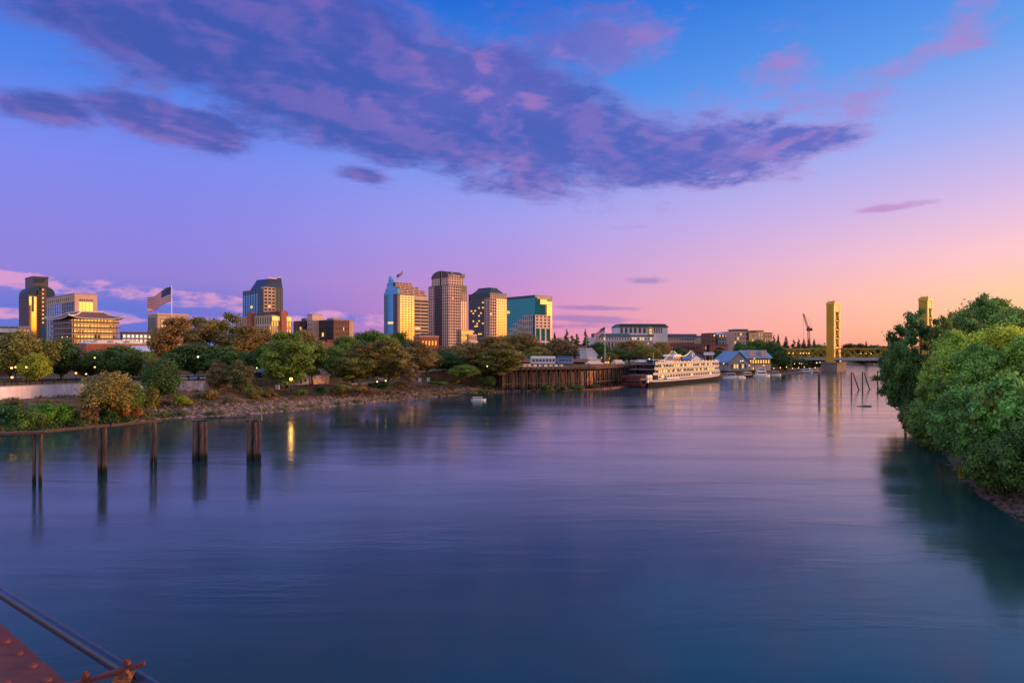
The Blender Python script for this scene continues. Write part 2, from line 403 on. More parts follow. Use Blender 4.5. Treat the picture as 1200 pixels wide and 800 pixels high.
# ------------------------------------------------------------------ buildings
class Bld:
    """local x runs along the west (right-hand) face, local y along the other visible face, origin at the near corner on the ground"""
    def __init__(s, name, label, cat, pl, pc, pr, Y, zg=6.5, th=48, group=None):
        th = R(th); s.Y = Y; s.zg = zg; u = (pc-600)/800
        xc = u * Y; ur = (pr-600)/800; ul = (pl-600)/800
        s.W = (ur*Y - xc) / (math.cos(th) - ur*math.sin(th)); s.L = (xc - ul*Y) / (math.sin(th) + ul*math.cos(th))
        s.root = empty(name, (xc, Y, zg), th, label=label, cat=cat, group=group); s.parts = {}; s.win = {}; s.rr = random.Random(name + label)
    def h(s, py): return PZ(py, s.Y) - s.zg
    def mb(s, part, m):
        return s.parts.setdefault((part, m), MB())
    def box(s, part, m, x0, x1, y0, y1, z0, z1): s.mb(part, m).box(x0, x1, y0, y1, z0, z1); return s
    def facade(s, face, a0, a1, z0, z1, nc, nr, glass, wall='wall', m='tan_conc', pf=.35, sf=.35, off=0.0, dep=.5, lit=0, base=0, wname='window', litm='lit', skip=None):
        """grid of piers and spandrels with one pane in every cell; off = position of the core's surface across the face"""
        w = (a1-a0)/nc; hgt = (z1-z0)/nr; pw = w*pf; sh = hgt*sf; B = s.mb(wall, m)
        def bx(a, b, c, d, e0, e1, bb):
            if face == 'R': bb.box(a, b, off-e1, off-e0, c, d)
            else: bb.box(off-e1, off-e0, a, b, c, d)
        if pf > 0:
            for i in range(nc+1):
                a = a0 + i*w
                lo_, hi_ = (a, a+pw/2) if i == 0 else ((a-pw/2, a) if i == nc else (a-pw/2, a+pw/2))
                bx(lo_, hi_, z0, z1, 0, dep, B)
        if sf > 0:
            for j in range(nr+1):
                z = z0 + j*hgt
                lo_, hi_ = (z, z+sh/2) if j == 0 else ((z-sh/2, z) if j == nr else (z-sh/2, z+sh/2))
                bx(a0+.01, a1-.01, lo_, hi_, 0, dep-.06, B)
        for i in range(nc):
            for j in range(nr):
                if skip and skip(i, j): continue
                g = litm if s.rr.random() < lit else glass
                s.win.setdefault(wname, []).append((face, a0+i*w+pw/2, a0+(i+1)*w-pw/2, z0+j*hgt+sh/2, z0+(j+1)*hgt-sh/2, off, g))
        return s
    def done(s):
        for (part, m), b in s.parts.items():
            if b.v: b.build(part, M[m], s.root)
        for wn, lst in s.win.items():
            # the panes that show largest: the top rows (lower floors hide behind trees)
            lst.sort(key=lambda q: -((q[2]-q[1])*(q[4]-q[3])*1.0 + q[3]*.02 + (.3 if q[0] == 'R' else 0)))
            cache = {}
            for q in lst[:98]:
                face, a, b, c, d, off, g = q; tl = s.rr.uniform(-.006, .006)
                key = (face, round(b-a, 1), round(d-c, 1), g)
                if key not in cache:
                    mbx = MB(); hw = (b-a)/2; hh = (d-c)/2
                    if face == 'R': mbx.box(-hw, hw, -.12, -.01, -hh, hh)
                    else: mbx.box(-.12, -.01, -hw, hw, -hh, hh)
                    cache[key] = mbx.mesh(wn, M[g])
                o = bpy.data.objects.new(wn, cache[key]); link(o, s.root)
                o.location = ((a+b)/2, off, (c+d)/2) if face == 'R' else (off, (a+b)/2, (c+d)/2)
            rest = lst[98:]
            if rest:
                gs = sorted({q[6] for q in rest}); mbx = MB()
                for face, a, b, c, d, off, g in rest:
                    if face == 'R': mbx.box(a, b, off-.12, off-.01, c, d, gs.index(g))
                    else: mbx.box(off-.12, off-.01, a, b, c, d, gs.index(g))
                tag(mbx.build(wn + 's', [M[g] for g in gs], s.root), kind='stuff')
        return s

# A. dark granite tower with barrel shoulders and golden glass strip
b = Bld('office_tower', 'dark granite tower with rounded shoulders and one tall glowing yellow glass strip', 'skyscraper', 22, 33, 65, 760, th=48)
h = b.h; W_, L_ = b.W, b.L
zs, zt = h(345), h(334)
b.box('wall', 'granite', .6, W_*.68, .6, L_, 0, zs); b.box('wall', 'granite', W_*.68, W_, 3, L_, 0, h(347))
pts2 = [(W_*(.5 - .5*math.cos(math.pi*k/16)), zs-3 + (zt-zs+3)*math.sin(math.pi*k/16)**.55) for k in range(17)]
b.mb('barrel_roof', 'barrel').prof(pts2, .9, L_-.9, axis='y')
b.box('crown_block', 'granite', W_*.2, W_*.76, 3, L_*.9, zt-4, h(324.5))
b.mb('crown_glass', 'barrel').prof([(W_*.2, h(323)), (W_*.55, h(323)), (W_*.55, h(330)), (W_*.2, h(331))], 2.6, 2.95)
b.mb('crown_glass', 'barrel').prof([(W_*.57, h(330)), (W_*.76, h(323)), (W_*.57, h(323))], 2.6, 2.95)
b.box('crown_cap', 'granite', W_*.19, W_*.77, 2.5, L_*.9, h(324.4), h(322.6))
b.facade('L', .6, L_, 0, zs, 6, 24, 'glass_dark', m='granite', pf=.5, sf=.5, off=.6)
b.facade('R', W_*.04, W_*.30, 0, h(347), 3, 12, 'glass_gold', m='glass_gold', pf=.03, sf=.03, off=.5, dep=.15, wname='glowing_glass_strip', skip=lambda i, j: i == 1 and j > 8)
b.box('strip_pier', 'granite', 0, W_*.035, -.3, .6, 0, zs); b.box('strip_pier', 'granite', W_*.31, W_*.36, -.6, .6, 0, zs); b.box('notch', 'granite', W_*.13, W_*.20, -.1, .5, h(360), h(347.2))
b.facade('R', W_*.37, W_*.46, 0, h(339), 1, 24, 'glass_dim', m='granite', pf=.35, sf=.5, off=.4, dep=.7)
b.box('blue_glass_strip', 'blue_strip', W_*.47, W_*.60, -.1, .6, 0, h(337)); b.facade('R', W_*.47, W_*.60, h(380), h(336), 1, 9, 'lit', m='granite', pf=.5, sf=.7, off=-.1, dep=.3, wname='lit_landing')
b.facade('R', W_*.61, W_*.68, 0, h(337), 1, 24, 'glass_dark', m='granite', pf=.35, sf=.5, off=.4, dep=.7)
b.facade('R', W_*.69, W_, 0, h(347), 3, 20, 'glass_dim', m='brick_dk', pf=.35, sf=.45, off=3)
b.done()

# B. office block with framed end wall
b = Bld('office_block', 'pink framed office block with lavender glass side and bright cream panel on its end', 'office building', 54, 87, 114, 650)
h = b.h; W_, L_ = b.W, b.L; H = h(344.5)
b.box('wall', 'granite_pink', .5, W_, .5, L_, 0, H)
b.box('roof', 'grey_conc', .2, W_+.2, .2, L_+.2, H, H+1.2)
b.facade('L', 0, L_*.42, 0, H-7, 5, 14, 'glass_dark', m='grey_conc', pf=.1, sf=.16, off=.5, lit=.04)
b.facade('L', L_*.42, L_, 0, H-7, 7, 14, 'glass_pale', m='grey_conc', pf=.08, sf=.12, off=.5, lit=.02)
b.facade('L', 0, L_, H-7, H-1, 14, 1, 'glass_gold', m='tan_conc', pf=.45, sf=.5, off=.5, wname='attic_window')
b.box('frame', 'granite_pink', 0, W_*.20, 0, .5, 0, H); b.box('frame', 'granite_pink', W_*.82, W_, 0, .5, 0, H); b.box('frame', 'granite_pink', W_*.2, W_*.82, 0, .5, h(350), H)
b.facade('R', W_*.22, W_*.80, h(353), h(349.5), 7, 1, 'glass_dark', m='granite_pink', pf=.3, sf=.3, off=.45, wname='attic_window')
b.facade('R', W_*.20, W_*.82, h(366), h(353), 4, 4, 'glass_gold', m='white_conc', pf=.03, sf=.04, off=.5)
b.facade('R', W_*.20, W_*.82, 0, h(366), 4, 6, 'glass_gold', m='white_conc', pf=.06, sf=.1, off=.5)
b.done()

# C. pagoda-roofed office with golden balconies
b = Bld('pagoda_office', 'gold lit balconied office under a swept red pagoda roof with upturned eaves', 'office building', 59, 84, 140, 430)
h = b.h; W_, L_ = b.W, b.L; H = h(373)
b.box('wall', 'tan_conc', 1.6, W_-1.6, 1.6, L_-1.6, 0, H)
fl = 8
for k in range(fl):
    z = H*(k+.25)/fl
    b.box('balcony', 'tan_conc', 0, W_, 0, L_, z-.25, z+.15)
    b.mb('railing', 'granite').box(.02, W_-.02, .02, .14, z+.15, z+1.1); b.mb('railing', 'granite').box(.02, .14, .2, L_-.02, z+.15, z+1.1)
b.facade('R', 1.6, W_-1.6, 0, H, 13, fl, 'glass_gold', m='tan_conc', pf=.18, sf=.16, off=1.6, lit=.62, dep=.25)
b.facade('L', 1.6, L_-1.6, 0, H, 8, fl, 'glass_dark', m='granite', pf=.2, sf=.3, off=1.6, lit=.05, dep=.25)
for i in range(14): b.mb('column', 'tan_conc').box(.3+i*(W_-1)/13, .75+i*(W_-1)/13, .3, .6, 0, H)
for i in range(9): b.mb('column', 'tan_conc').box(.3, .6, .9+i*(L_-1.6)/8, 1.3+i*(L_-1.6)/8, 0, H)
# swept hipped roof with concave slopes and turned-up corners
rings = []; N_ = 7
for k in range(N_):
    t = k/(N_-1); ins = -2.6 + (min(W_, L_)*.36)*t; z = H + .2 + (h(364.5)-H)*(t**1.9)
    ring = []
    seg = 8
    cs = [(ins, ins), (W_-ins, ins), (W_-ins, L_-ins), (ins, L_-ins)]
    for q in range(4):
        a = Vector(cs[q]); c2 = Vector(cs[(q+1) % 4])
        for e in range(seg):
            f = e/seg; p = a + (c2-a)*f; up = (abs(f-.5)*2)**4 * 1.9 * (1-t)**1.5
            ring.append((p.x, p.y, z+up))
    rings.append(ring)
rf = b.mb('pagoda_roof', 'roof_brown'); n = len(rings[0])
vs = [v for r_ in rings for v in r_]; fs = []
for k in range(N_-1):
    for i in range(n): fs.append((k*n+i, k*n+(i+1) % n, (k+1)*n+(i+1) % n, (k+1)*n+i))
fs.append(tuple(range((N_-1)*n, N_*n)))
rf.add(vs, fs)
ev = b.mb('eave_trim', 'white_conc'); 
ev.tube([rings[0][i] for i in list(range(n))+[0]], .28, 5, cap=False)
for q in range(4): ev.tube([(rings[k][q*8][0], rings[k][q*8][1], rings[k][q*8][2]+.15) for k in range(N_)], .45, 5)
ev.tube([(v[0], v[1], v[2]+.2) for v in rings[-1]] + [rings[-1][0]], .5, 5)
b.done()

# D. brick museum halls
b = Bld('brick_museum_hall', 'long low brick hall with a white ridged roof behind the round dark trees', 'museum', 86, 101, 172, 275, th=45)
h = b.h; W_, L_ = b.W, min(b.L, 45); H = h(402.5)
b.box('wall', 'brick', 0, W_, 0, L_, 0, H)
b.box('parapet', 'white_conc', -.2, W_+.2, -.2, L_+.2, H, H+.35)
b.mb('roof', 'roof_metal').prof([(1, H+.36), (W_-1, H+.36), (W_-4, H+1.7), (W_*.2, H+1.4)], 1, L_-1)
for i in range(3): b.box('roof_vent', 'grey_conc', W_*.12+i*6, W_*.12+i*6+1.2, .3, .9, H+.35, H+1.3)
b.facade('R', 2, W_-2, 2, H-3, 9, 1, 'glass_dark', m='brick', pf=.6, sf=.4, off=0, dep=.25)
b.done()
b = Bld('brick_museum_wing', 'brick museum wing with a pale lavender sloping metal roof', 'museum', 150, 153, 200, 262, th=20)
h = b.h; W_ = b.W; H = h(412)
b.box('wall', 'brick', 0, W_, 0, 20, 0, H)
b.mb('roof', 'roof_metal').prof([(-.6, H), (-.6, H+.3), (6, h(405)), (6, H)], -.6, W_+.4, axis='x')
b.box('penthouse', 'brick', W_*.45, W_*.95, 8, 15, H, h(400.5)); b.box('penthouse_roof', 'roof_metal', W_*.28, W_*.62, 7, 16, h(401.5), h(400))
b.facade('R', 1, W_-1, 2, H-2, 6, 1, 'glass_dark', m='brick', pf=.6, sf=.4, off=0, dep=.25)
b.done()
b = Bld('brick_depot', 'plain dark brick depot beside the broad olive tree', 'building', -90, -60, 14, 190, th=40)
h = b.h; b.box('wall', 'brick_dk', 0, b.W, 0, 14, 0, h(409)); b.box('parapet', 'brick', -.2, b.W+.2, -.2, 14.2, h(409), h(407))
b.facade('R', 1, b.W-1, 1.2, h(412), 6, 2, 'glass_dark', m='brick_dk', pf=.55, sf=.45, off=0, dep=.25)
b.done()
b = Bld('parking_structure', 'low pale parking structure with one bright white band', 'building', -60, -20, 36, 420, th=40)
h = b.h; W_ = b.W
for k, (py0, py1, m) in enumerate([(389,384,'white'), (397,393,'white_conc'), (406,401,'white_conc'), (416,410,'white_conc')]):
    b.box('deck_band', m, 0, W_*.72, 0, 20, h(py0), h(py1))
b.box('wall', 'dark_clad', .6, W_*.7, .6, 19, 0, h(384.5)); b.box('stair_tower', 'granite_pink', W_*.72, W_, -1, 18, 0, h(381)); b.box('roof', 'grey_conc', 0, W_*.71, 0, 20, h(383), h(381.5))
b.facade('R', W_*.74, W_*.98, 1, h(384), 3, 5, 'glass_pale', m='granite_pink', pf=.4, sf=.4, off=-1, dep=.2)
b.done()
b = Bld('low_rowhouse_block', 'low dark terrace with pale window bays between the pagoda office and the tan block', 'building', 138, 141, 180, 420, th=30)
h = b.h; b.box('wall', 'dark_clad', 0, b.W, 0, 12, 0, h(390)); b.box('roof', 'roof_brown', -.3, b.W+.3, -.3, 12.3, h(390), h(388.6))
b.facade('R', 1, b.W-1, h(402), h(391), 7, 2, 'lit_white', m='grey_conc', pf=.5, sf=.45, off=0, dep=.3)
b.done()
# E. tan block behind the brown trees
b = Bld('tan_office_block', 'tan concrete block with louvred side, half hidden behind a brown tree under the big flag', 'office building', 174, 185, 220, 480)
h = b.h; W_, L_ = b.W, b.L; H = h(368.5)
b.box('wall', 'tan_conc', 0, W_, .4, L_, 0, H); b.box('roof', 'granite_pink', -.7, W_+.5, -.5, L_+.4, H, H+1)
b.facade('L', .6, L_-.3, 0, H-1, 7, 3, 'glass_dark', m='grey_conc', pf=.35, sf=.15, off=0)
b.facade('R', 2, W_-8, 2, H-3, 5, 8, 'glass_gold', m='tan_conc', pf=.55, sf=.5, off=.4, dep=.2)
b.done()
# F. blue glass tower with slanted crown
b = Bld('glass_office_tower', 'blue glass tower with a tan windowed slab and a slanted dark glass crown', 'skyscraper', 284.5, 309, 331.5, 900, th=46)
h = b.h; W_, L_ = b.W, b.L
b.box('core', 'dark_clad', .5, W_, .5, L_, 0, h(338))
b.facade('L', L_*.28, L_, 0, h(343), 6, 22, 'glass_blue', m='dark_clad', pf=.05, sf=.08, off=.5, lit=.01)
b.facade('L', L_*.28, L_, h(343), h(338), 6, 2, 'glass_dark', m='dark_clad', pf=.1, sf=.2, off=.5)
b.facade('L', 0, L_*.28, 0, h(338), 2, 22, 'glass_dark', m='dark_clad', pf=.2, sf=.3, off=.5, lit=.04)
b.facade('R', 0, W_*.60, 0, h(336), 3, 20, 'glass_dim', m='tan_conc', pf=.30, sf=.5, off=.5, lit=.05, dep=.9)
b.box('slab_wall', 'tan_conc', .2, W_*.6, .6, 8, h(338), h(336))
b.facade('R', W_*.62, W_, 0, h(336), 3, 24, 'glass_dark', m='dark_clad', pf=.12, sf=.2, off=.5, lit=.03)
cr = b.mb('slanted_crown', 'glass_dark'); y0 = 1.0; y1 = L_*.6
cr.add([(-1,y1,h(338)),(0.2,y0,h(338)),(W_,y0,h(336)),(W_,y1,h(336)), (W_*.25,y1*.9,h(325.5)),(W_*.3,y0+3,h(326)),(W_*.99,y0+3,h(323.5)),(W_*.99,y1*.9,h(323.5))],
    [(0,3,2,1),(4,5,6,7),(0,1,5,4),(1,2,6,5),(2,3,7,6),(3,0,4,7)])
b.box('crown_rail', 'steel', W_*.25, W_*.75, y0+2.5, y0+4, h(325.6), h(324)); b.box('crown_rail', 'steel', W_*.78, W_, y0+2.5, y0+4, h(323.6), h(322.4))
b.done()
# G. hotel with brick towers
b = Bld('striped_hotel', 'tan hotel of narrow vertical window strips with three red brick shafts', 'hotel', 276, 318, 342, 560)
h = b.h; W_, L_ = b.W, b.L; H = h(370)
b.box('core', 'dark_clad', .6, W_-.1, .6, L_, 0, H-.3)
b.facade('L', 0, L_, 0, H, 16, 5, 'glass_dark', m='tan_conc', pf=.5, sf=.25, off=.6, dep=.7, lit=.02)
b.facade('R', 0, W_, 0, H-3, 8, 5, 'glass_gold', m='tan_conc', pf=.4, sf=.35, off=.6, dep=.6)
b.box('lit_fascia', 'tan_conc', 0, W_, -.1, .6, H-3, H+.4)
b.box('roof', 'grey_conc', -.2, W_+.1, .7, L_+.3, H, H+.8)
b.box('brick_shaft', 'brick', -2.5, .5, L_*.46, L_*.60, 0, h(364.5)); b.box('west_brick_shaft', 'brick', W_*.42, W_*.68, -2.2, 0.4, 0, h(363.5))
b.box('brick_penthouse', 'brick_dk', 2, W_*.9, L_*.05, L_*.45, H+.8, h(364.5))
b.facade('R', W_*.02, W_*.40, H-4.5, H+.3, 1, 1, 'lit', m='tan_conc', pf=.08, sf=.3, off=-.12, dep=.3, wname='lit_sign_window')
b.facade('R', W_*.70, W_*.98, H-4.5, H+.3, 1, 1, 'lit', m='tan_conc', pf=.08, sf=.3, off=-.12, dep=.3, wname='lit_sign_window')
b.done()
# H. dark mid-rises
b = Bld('dark_office_block', 'small dark office with one row of yellow lit windows beside a pinkish concrete shaft', 'office building', 344, 358, 366, 600)
h = b.h; b.box('wall', 'dark_clad', .4, b.W, .4, b.L, 0, h(375.5))
b.facade('L', 0, b.L, 0, h(376), 6, 8, 'glass_dark', m='dark_clad', pf=.15, sf=.35, off=.4, lit=.14)
b.facade('R', 0, b.W, 0, h(376), 3, 8, 'glass_dark', m='dark_clad', pf=.15, sf=.35, off=.4)
b.box('penthouse', 'granite', 2, b.W*.9, 3, b.L*.5, h(375.5), h(372.5)); b.done()
b = Bld('concrete_office_shaft', 'pale blank concrete lift shaft rising above two dark offices', 'office building', 360, 366, 378, 590)
h = b.h; b.box('wall', 'granite_pink', 0, b.W, 0, b.L, 0, h(368.5)); b.box('roof', 'grey_conc', -.3, b.W+.3, -.3, b.L+.3, h(368.5), h(367.8))
b.facade('L', .5, b.L-.5, 2, h(371), 2, 8, 'glass_pale', m='granite_pink', pf=.5, sf=.6, off=0, dep=.15); b.done()
b = Bld('brown_office_block', 'wide dark glass office with a brown brick end and lit lower floor', 'office building', 366, 391, 414, 580)
h = b.h; H = h(375); W_ = b.W; L_ = b.L
b.box('wall', 'dark_clad', .4, W_, .4, L_, 0, H)
b.facade('L', 0, L_, 0, H, 9, 7, 'glass_dark', m='dark_clad', pf=.06, sf=.3, off=.4, lit=.10)
b.facade('R', 0, W_*.78, 0, H, 10, 7, 'glass_dark', m='brick_dk', pf=.35, sf=.45, off=.4, lit=.03)
b.facade('R', W_*.80, W_, 0, H, 3, 7, 'glass_gold', m='tan_conc', pf=.5, sf=.5, off=.4)
b.box('roof_plant', 'grey_conc', W_*.1, W_*.5, L_*.1, L_*.4, H, H+2.2); b.box('roof', 'granite', -.1, W_+.1, -.1, L_+.1, H, H+.5); b.done()
# I. crenellated brick hall
b = Bld('crenellated_brick_hall', 'small coral red brick hall with a battlement top among the trees', 'building', 376, 378, 393, 330, th=25)
h = b.h; W_ = b.W; H = h(401)
b.box('wall', 'brick', 0, W_, 0, 8, 0, H)
for i in range(4): b.box('battlement', 'brick', W_*.40+i*W_*.16, W_*.40+i*W_*.16+W_*.1, 0, 1, H, H+1.3)
b.facade('R', 1, W_-1, 4, H-2, 3, 2, 'glass_dark', m='brick', pf=.55, sf=.5, off=0, dep=.2); b.done()
b = Bld('orange_brick_annex', 'orange brick annex with a pale cornice below the battlemented hall', 'building', 390, 392, 405, 320, th=25)
h = b.h; W_ = b.W; H = h(409.5)
b.box('wall', 'brick', 0, W_, 0, 8, 0, H); b.box('cornice', 'white_conc', -.3, W_+.3, -.3, 8.3, H, H+.5); b.box('chimney', 'brick_dk', W_*.45, W_*.52, 3, 4, H+.5, H+4)
b.facade('R', .6, W_-.6, 2, H-1.4, 3, 2, 'glass_gold', m='brick', pf=.6, sf=.5, off=0, dep=.2); b.done()

# J. spire tower
b = Bld('spire_tower', 'glass tower with a pointed blue spire, stepped tan tiers and a gold lit west side', 'skyscraper', 450, 466, 486, 800, th=42)
h = b.h; W_, L_ = b.W, b.L
b.box('core', 'dark_clad', .5, W_, .5, L_, 0, h(345)); b.box('step_core', 'dark_clad', W_, W_+22.4, 4.6, L_, 0, h(345.4))
b.facade('L', 0, L_*.30, 0, h(343), 2, 26, 'glass_dark', m='granite', pf=.1, sf=.4, off=.5, lit=.02)
b.facade('L', L_*.30, L_*.72, 0, h(340), 1, 26, 'glass_blue', m='glass_blue', pf=.02, sf=.12, off=.3, lit=.02)
b.facade('L', L_*.72, L_, 0, h(343), 2, 26, 'glass_blue', m='granite', pf=.1, sf=.35, off=.5)
# stepped glass gable and spire
sp = b.mb('spire_gable', 'glass_blue'); py = [(0,343),(.08,343),(.08,338),(.18,338),(.3,330),(.48,331),(.64,322),(.70,331),(.80,336),(.92,337),(.92,343),(1,343)]
steps = [(0,h(344)),(L_,h(344)),(L_,h(341)),(L_*.90,h(341)),(L_*.90,h(337)),(L_*.80,h(337)),(L_*.80,h(333)),(L_*.70,h(333)),(L_*.62,h(322)),(L_*.42,h(329)),(L_*.28,h(334)),(L_*.12,h(336)),(0,h(338))]
sp.prof(steps, -.2, 3.5, axis='x')
b.facade('R', 0, 3.2, 0, h(345), 1, 26, 'glass_dark', m='granite_pink', pf=.2, sf=.3, off=.5)
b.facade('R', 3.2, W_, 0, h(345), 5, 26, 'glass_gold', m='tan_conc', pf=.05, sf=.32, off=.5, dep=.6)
b.facade('R', W_, W_+22.5, 0, h(349), 2, 17, 'glass_dim', m='tan_conc', pf=.05, sf=.5, off=4.5, dep=.6, lit=.02)
b.box('step_wall', 'granite_pink', W_+.1, W_+22, 4.0, 8, h(349), h(345.2))
for (f0, f1, py0, py1) in [(.0,1.9,345,343.5),(-.02,1.75,343.5,338),(0,1.35,338,334),(0,.95,334,330)]:
    nn = max(1, int((py0-py1)/1.7))
    b.box('tier_core', 'dark_clad', W_*f0+.8, W_*f1-.8, 5.5, L_*.8, h(py0), h(py1)-.2)
    b.facade('R', W_*f0+.6, W_*f1, h(py0), h(py1), 5, nn, 'glass_dim', m='granite_pink', pf=.12, sf=.5, off=5.5, dep=1, wname='tier_window')
b.box('roof_mast', 'steel', W_*1.15, W_*1.15+.8, 8, 8.8, h(338), h(328.5))
b.box('base_pavilion', 'brick', -6, 4, -4, L_*.5, 0, h(391)); b.done()

# K. tallest tower: arched pink granite
b = Bld('arch_topped_tower', 'tallest pink granite tower with a barrel vaulted top and stepped base', 'skyscraper', 502, 525.5, 547.5, 880, th=42)
h = b.h; W_, L_ = b.W, b.L
zt = h(327)
b.box('core', 'dark_clad', .7, W_, .7, L_, 0, h(333))
b.facade('L', 0, L_*.30, 0, h(334), 3, 25, 'glass_dark', m='granite_pink', pf=.45, sf=.42, off=.7, dep=.8, lit=.01)
b.facade('L', L_*.30, L_*.70, 0, h(334), 4, 25, 'glass_dark', m='granite', pf=.4, sf=.35, off=.7, dep=.8)
b.facade('L', L_*.70, L_, 0, h(334), 3, 25, 'glass_dark', m='granite_pink', pf=.45, sf=.42, off=.7, dep=.8)
b.facade('R', 0, W_*.28, 0, h(334), 3, 25, 'glass_dim', m='granite_pink', pf=.34, sf=.42, off=.7, dep=1.2, lit=.01)
b.facade('R', W_*.28, W_*.66, 0, h(334), 4, 25, 'glass_dim', m='granite_pink', pf=.3, sf=.35, off=.7, dep=.8)
b.facade('R', W_*.66, W_, 0, h(352), 3, 20, 'glass_gold', m='granite_pink', pf=.25, sf=.36, off=.7, dep=1.0); b.facade('R', W_*.66, W_, h(352), h(342), 3, 4, 'glass_dim', m='granite_pink', pf=.3, sf=.42, off=.7, dep=1.0)
b.box('upper_wall', 'granite_pink', 3, W_-3, 4, L_-4, h(334), h(322))
b.facade('R', 3, W_-3, h(334), h(321), 6, 4, 'glass_dim', m='granite_pink', pf=.5, sf=.5, off=4, dep=.6)
b.facade('L', 4, L_-4, h(334), h(323), 6, 4, 'glass_dark', m='granite_pink', pf=.5, sf=.5, off=3, dep=.6)
for (o0, o1, z0_) in [(4-.8, L_-4+.8, h(324))]:
    arc = [(o0 + (o1-o0)*(.5-.5*math.cos(math.pi*k/16)), z0_ + (h(315.5)-z0_)*math.sin(math.pi*k/16)) for k in range(17)]
    b.mb('barrel_vault', 'granite').prof(arc, 2.2, W_-2.2, axis='x')
b.box('arch_slot', 'black', 1.9, 2.3, L_*.42, L_*.47, h(334), h(317)); b.box('arch_rib', 'granite_pink', 1.6, 2.6, L_*.38, L_*.40, h(334), h(316.6))
b.box('corner_cap', 'granite', W_*.2, W_*.3, 3, 6, h(322), h(318)); b.box('corner_cap', 'granite', W_*.75, W_*.95, 3, 6, h(323), h(319))
b.box('step_base', 'granite_pink', W_*.6, W_+7, -3, L_*.5, 0, h(386)); b.facade('R', W_*.6, W_+7, 0, h(386), 6, 5, 'glass_gold', m='granite_pink', pf=.3, sf=.4, off=-3, dep=.5)
b.facade('R', W_*.95, W_+12, 0, h(391), 4, 3, 'glass_dark', m='granite_pink', pf=.4, sf=.45, off=-5, dep=.5); b.box('step_base', 'granite_pink', W_*.95, W_+12, -5, L_*.3, 0, h(391))
b.done()
b = Bld('low_brick_hall', 'low orange red brick hall at the foot of the tallest tower', 'building', 484, 492, 514, 480, th=30)
h = b.h; W_ = b.W; H = h(394.5)
b.box('wall', 'brick', 0, W_, 0, 12, 0, H); b.box('parapet', 'granite_pink', -.3, W_+.3, -.3, 12.3, H, H+.8); b.box('roof_shed', 'granite', W_*.3, W_*.8, 4, 9, H+.8, H+2.6)
b.facade('R', 1, W_-1, 3, H-1, 5, 2, 'glass_gold', m='brick', pf=.6, sf=.55, off=0, dep=.2); b.done()
b = Bld('market_shed', 'low dark shed with a row of lavender skylights behind the brown trees', 'building', 508, 512, 542, 330, th=20)
h = b.h; W_ = b.W; H = h(410)
b.box('wall', 'brick_dk', 0, W_, 0, 12, 0, H); b.box('roof', 'roof_brown', -.3, W_+.3, -.3, 12.3, H, H+.4)
for i in range(7): b.mb('skylight', 'glass_pale').prof([(W_*.3+i*1.3, H+.4), (W_*.3+i*1.3+.9, H+.4), (W_*.3+i*1.3+.45, H+1.2)], 1, 3)
b.facade('R', 1, W_-1, 2, H-1, 6, 1, 'glass_dark', m='brick_dk', pf=.5, sf=.5, off=0, dep=.2); b.done()

# L. dark ribbon tower with hipped crown
b = Bld('hip_roofed_tower', 'dark ribbon windowed tower with a hipped metal crown and glowing orange west side', 'skyscraper', 549, 574, 594, 960, th=42)
h = b.h; W_, L_ = b.W, b.L; H = h(343.5)
b.box('core', 'dark_clad', .6, W_, .6, L_, 0, H)
b.facade('L', L_*.28, L_, 0, h(349), 8, 22, 'glass_dark', m='dark_clad', pf=.06, sf=.45, off=.6, lit=.10)
b.facade('L', 0, L_*.24, 0, h(349), 2, 22, 'glass_dark', m='granite_pink', pf=.4, sf=.4, off=.4, dep=.9)
b.facade('R', 0, W_*.38, 0, h(349), 3, 20, 'glass_dim', m='granite_pink', pf=.3, sf=.35, off=.4, dep=.9, lit=.02)
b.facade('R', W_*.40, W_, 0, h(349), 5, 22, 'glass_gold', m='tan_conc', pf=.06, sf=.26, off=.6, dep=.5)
b.box('crown_band', 'dark_clad', .1, W_, .1, L_, h(349), H); b.box('crown_band', 'granite', -.2, W_+.3, -.2, L_+.3, H, H+1)
b.facade('R', 1, W_-1, h(348.5), h(345), 8, 2, 'glass_dark', m='granite_pink', pf=.2, sf=.3, off=.1, dep=.3)
i_ = 5; b.mb('hip_roof', 'roof_dark').prism([(i_-2,i_-2),(W_-i_+2,i_-2),(W_-i_+2,L_-i_+2),(i_-2,L_-i_+2)], H+1, h(336.5), top=[(i_+5,i_+5),(W_-i_-5,i_+5),(W_-i_-5,L_-i_-5),(i_+5,L_-i_-5)])
b.box('roof_cap', 'granite', i_+4.5, W_-i_-4.5, i_+4.5, L_-i_-4.5, h(336.5), h(335.6)); b.done()

# M. teal glass tower with pink stepped podium grid
b = Bld('teal_glass_tower', 'teal glass tower with a yellow west edge and a pink gridded stepped podium', 'skyscraper', 594, 627, 647, 1050, th=41)
h = b.h; W_, L_ = b.W, b.L; H = h(348.5)
b.box('core', 'dark_clad', .5, W_, .5, L_, 0, H)
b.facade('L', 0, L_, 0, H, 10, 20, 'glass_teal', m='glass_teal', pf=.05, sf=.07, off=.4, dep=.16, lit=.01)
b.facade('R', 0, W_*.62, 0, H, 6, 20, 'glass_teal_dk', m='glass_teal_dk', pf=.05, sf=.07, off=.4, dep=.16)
b.facade('R', W_*.68, W_, 0, h(352), 2, 18, 'glass_gold', m='granite', pf=.05, sf=.14, off=.1, dep=.2)
b.facade('R', W_*.30, W_*.68, h(356), h(350), 3, 2, 'glass_gold', m='granite', pf=.05, sf=.1, off=.1, dep=.2)
b.box('roof_band', 'roof_dark', -.3, W_+.2, -.3, L_+.3, H, h(345.5)); b.box('roof_band', 'tan_conc', W_*.1, W_*.9, -.5, 0, h(350), h(346.5))
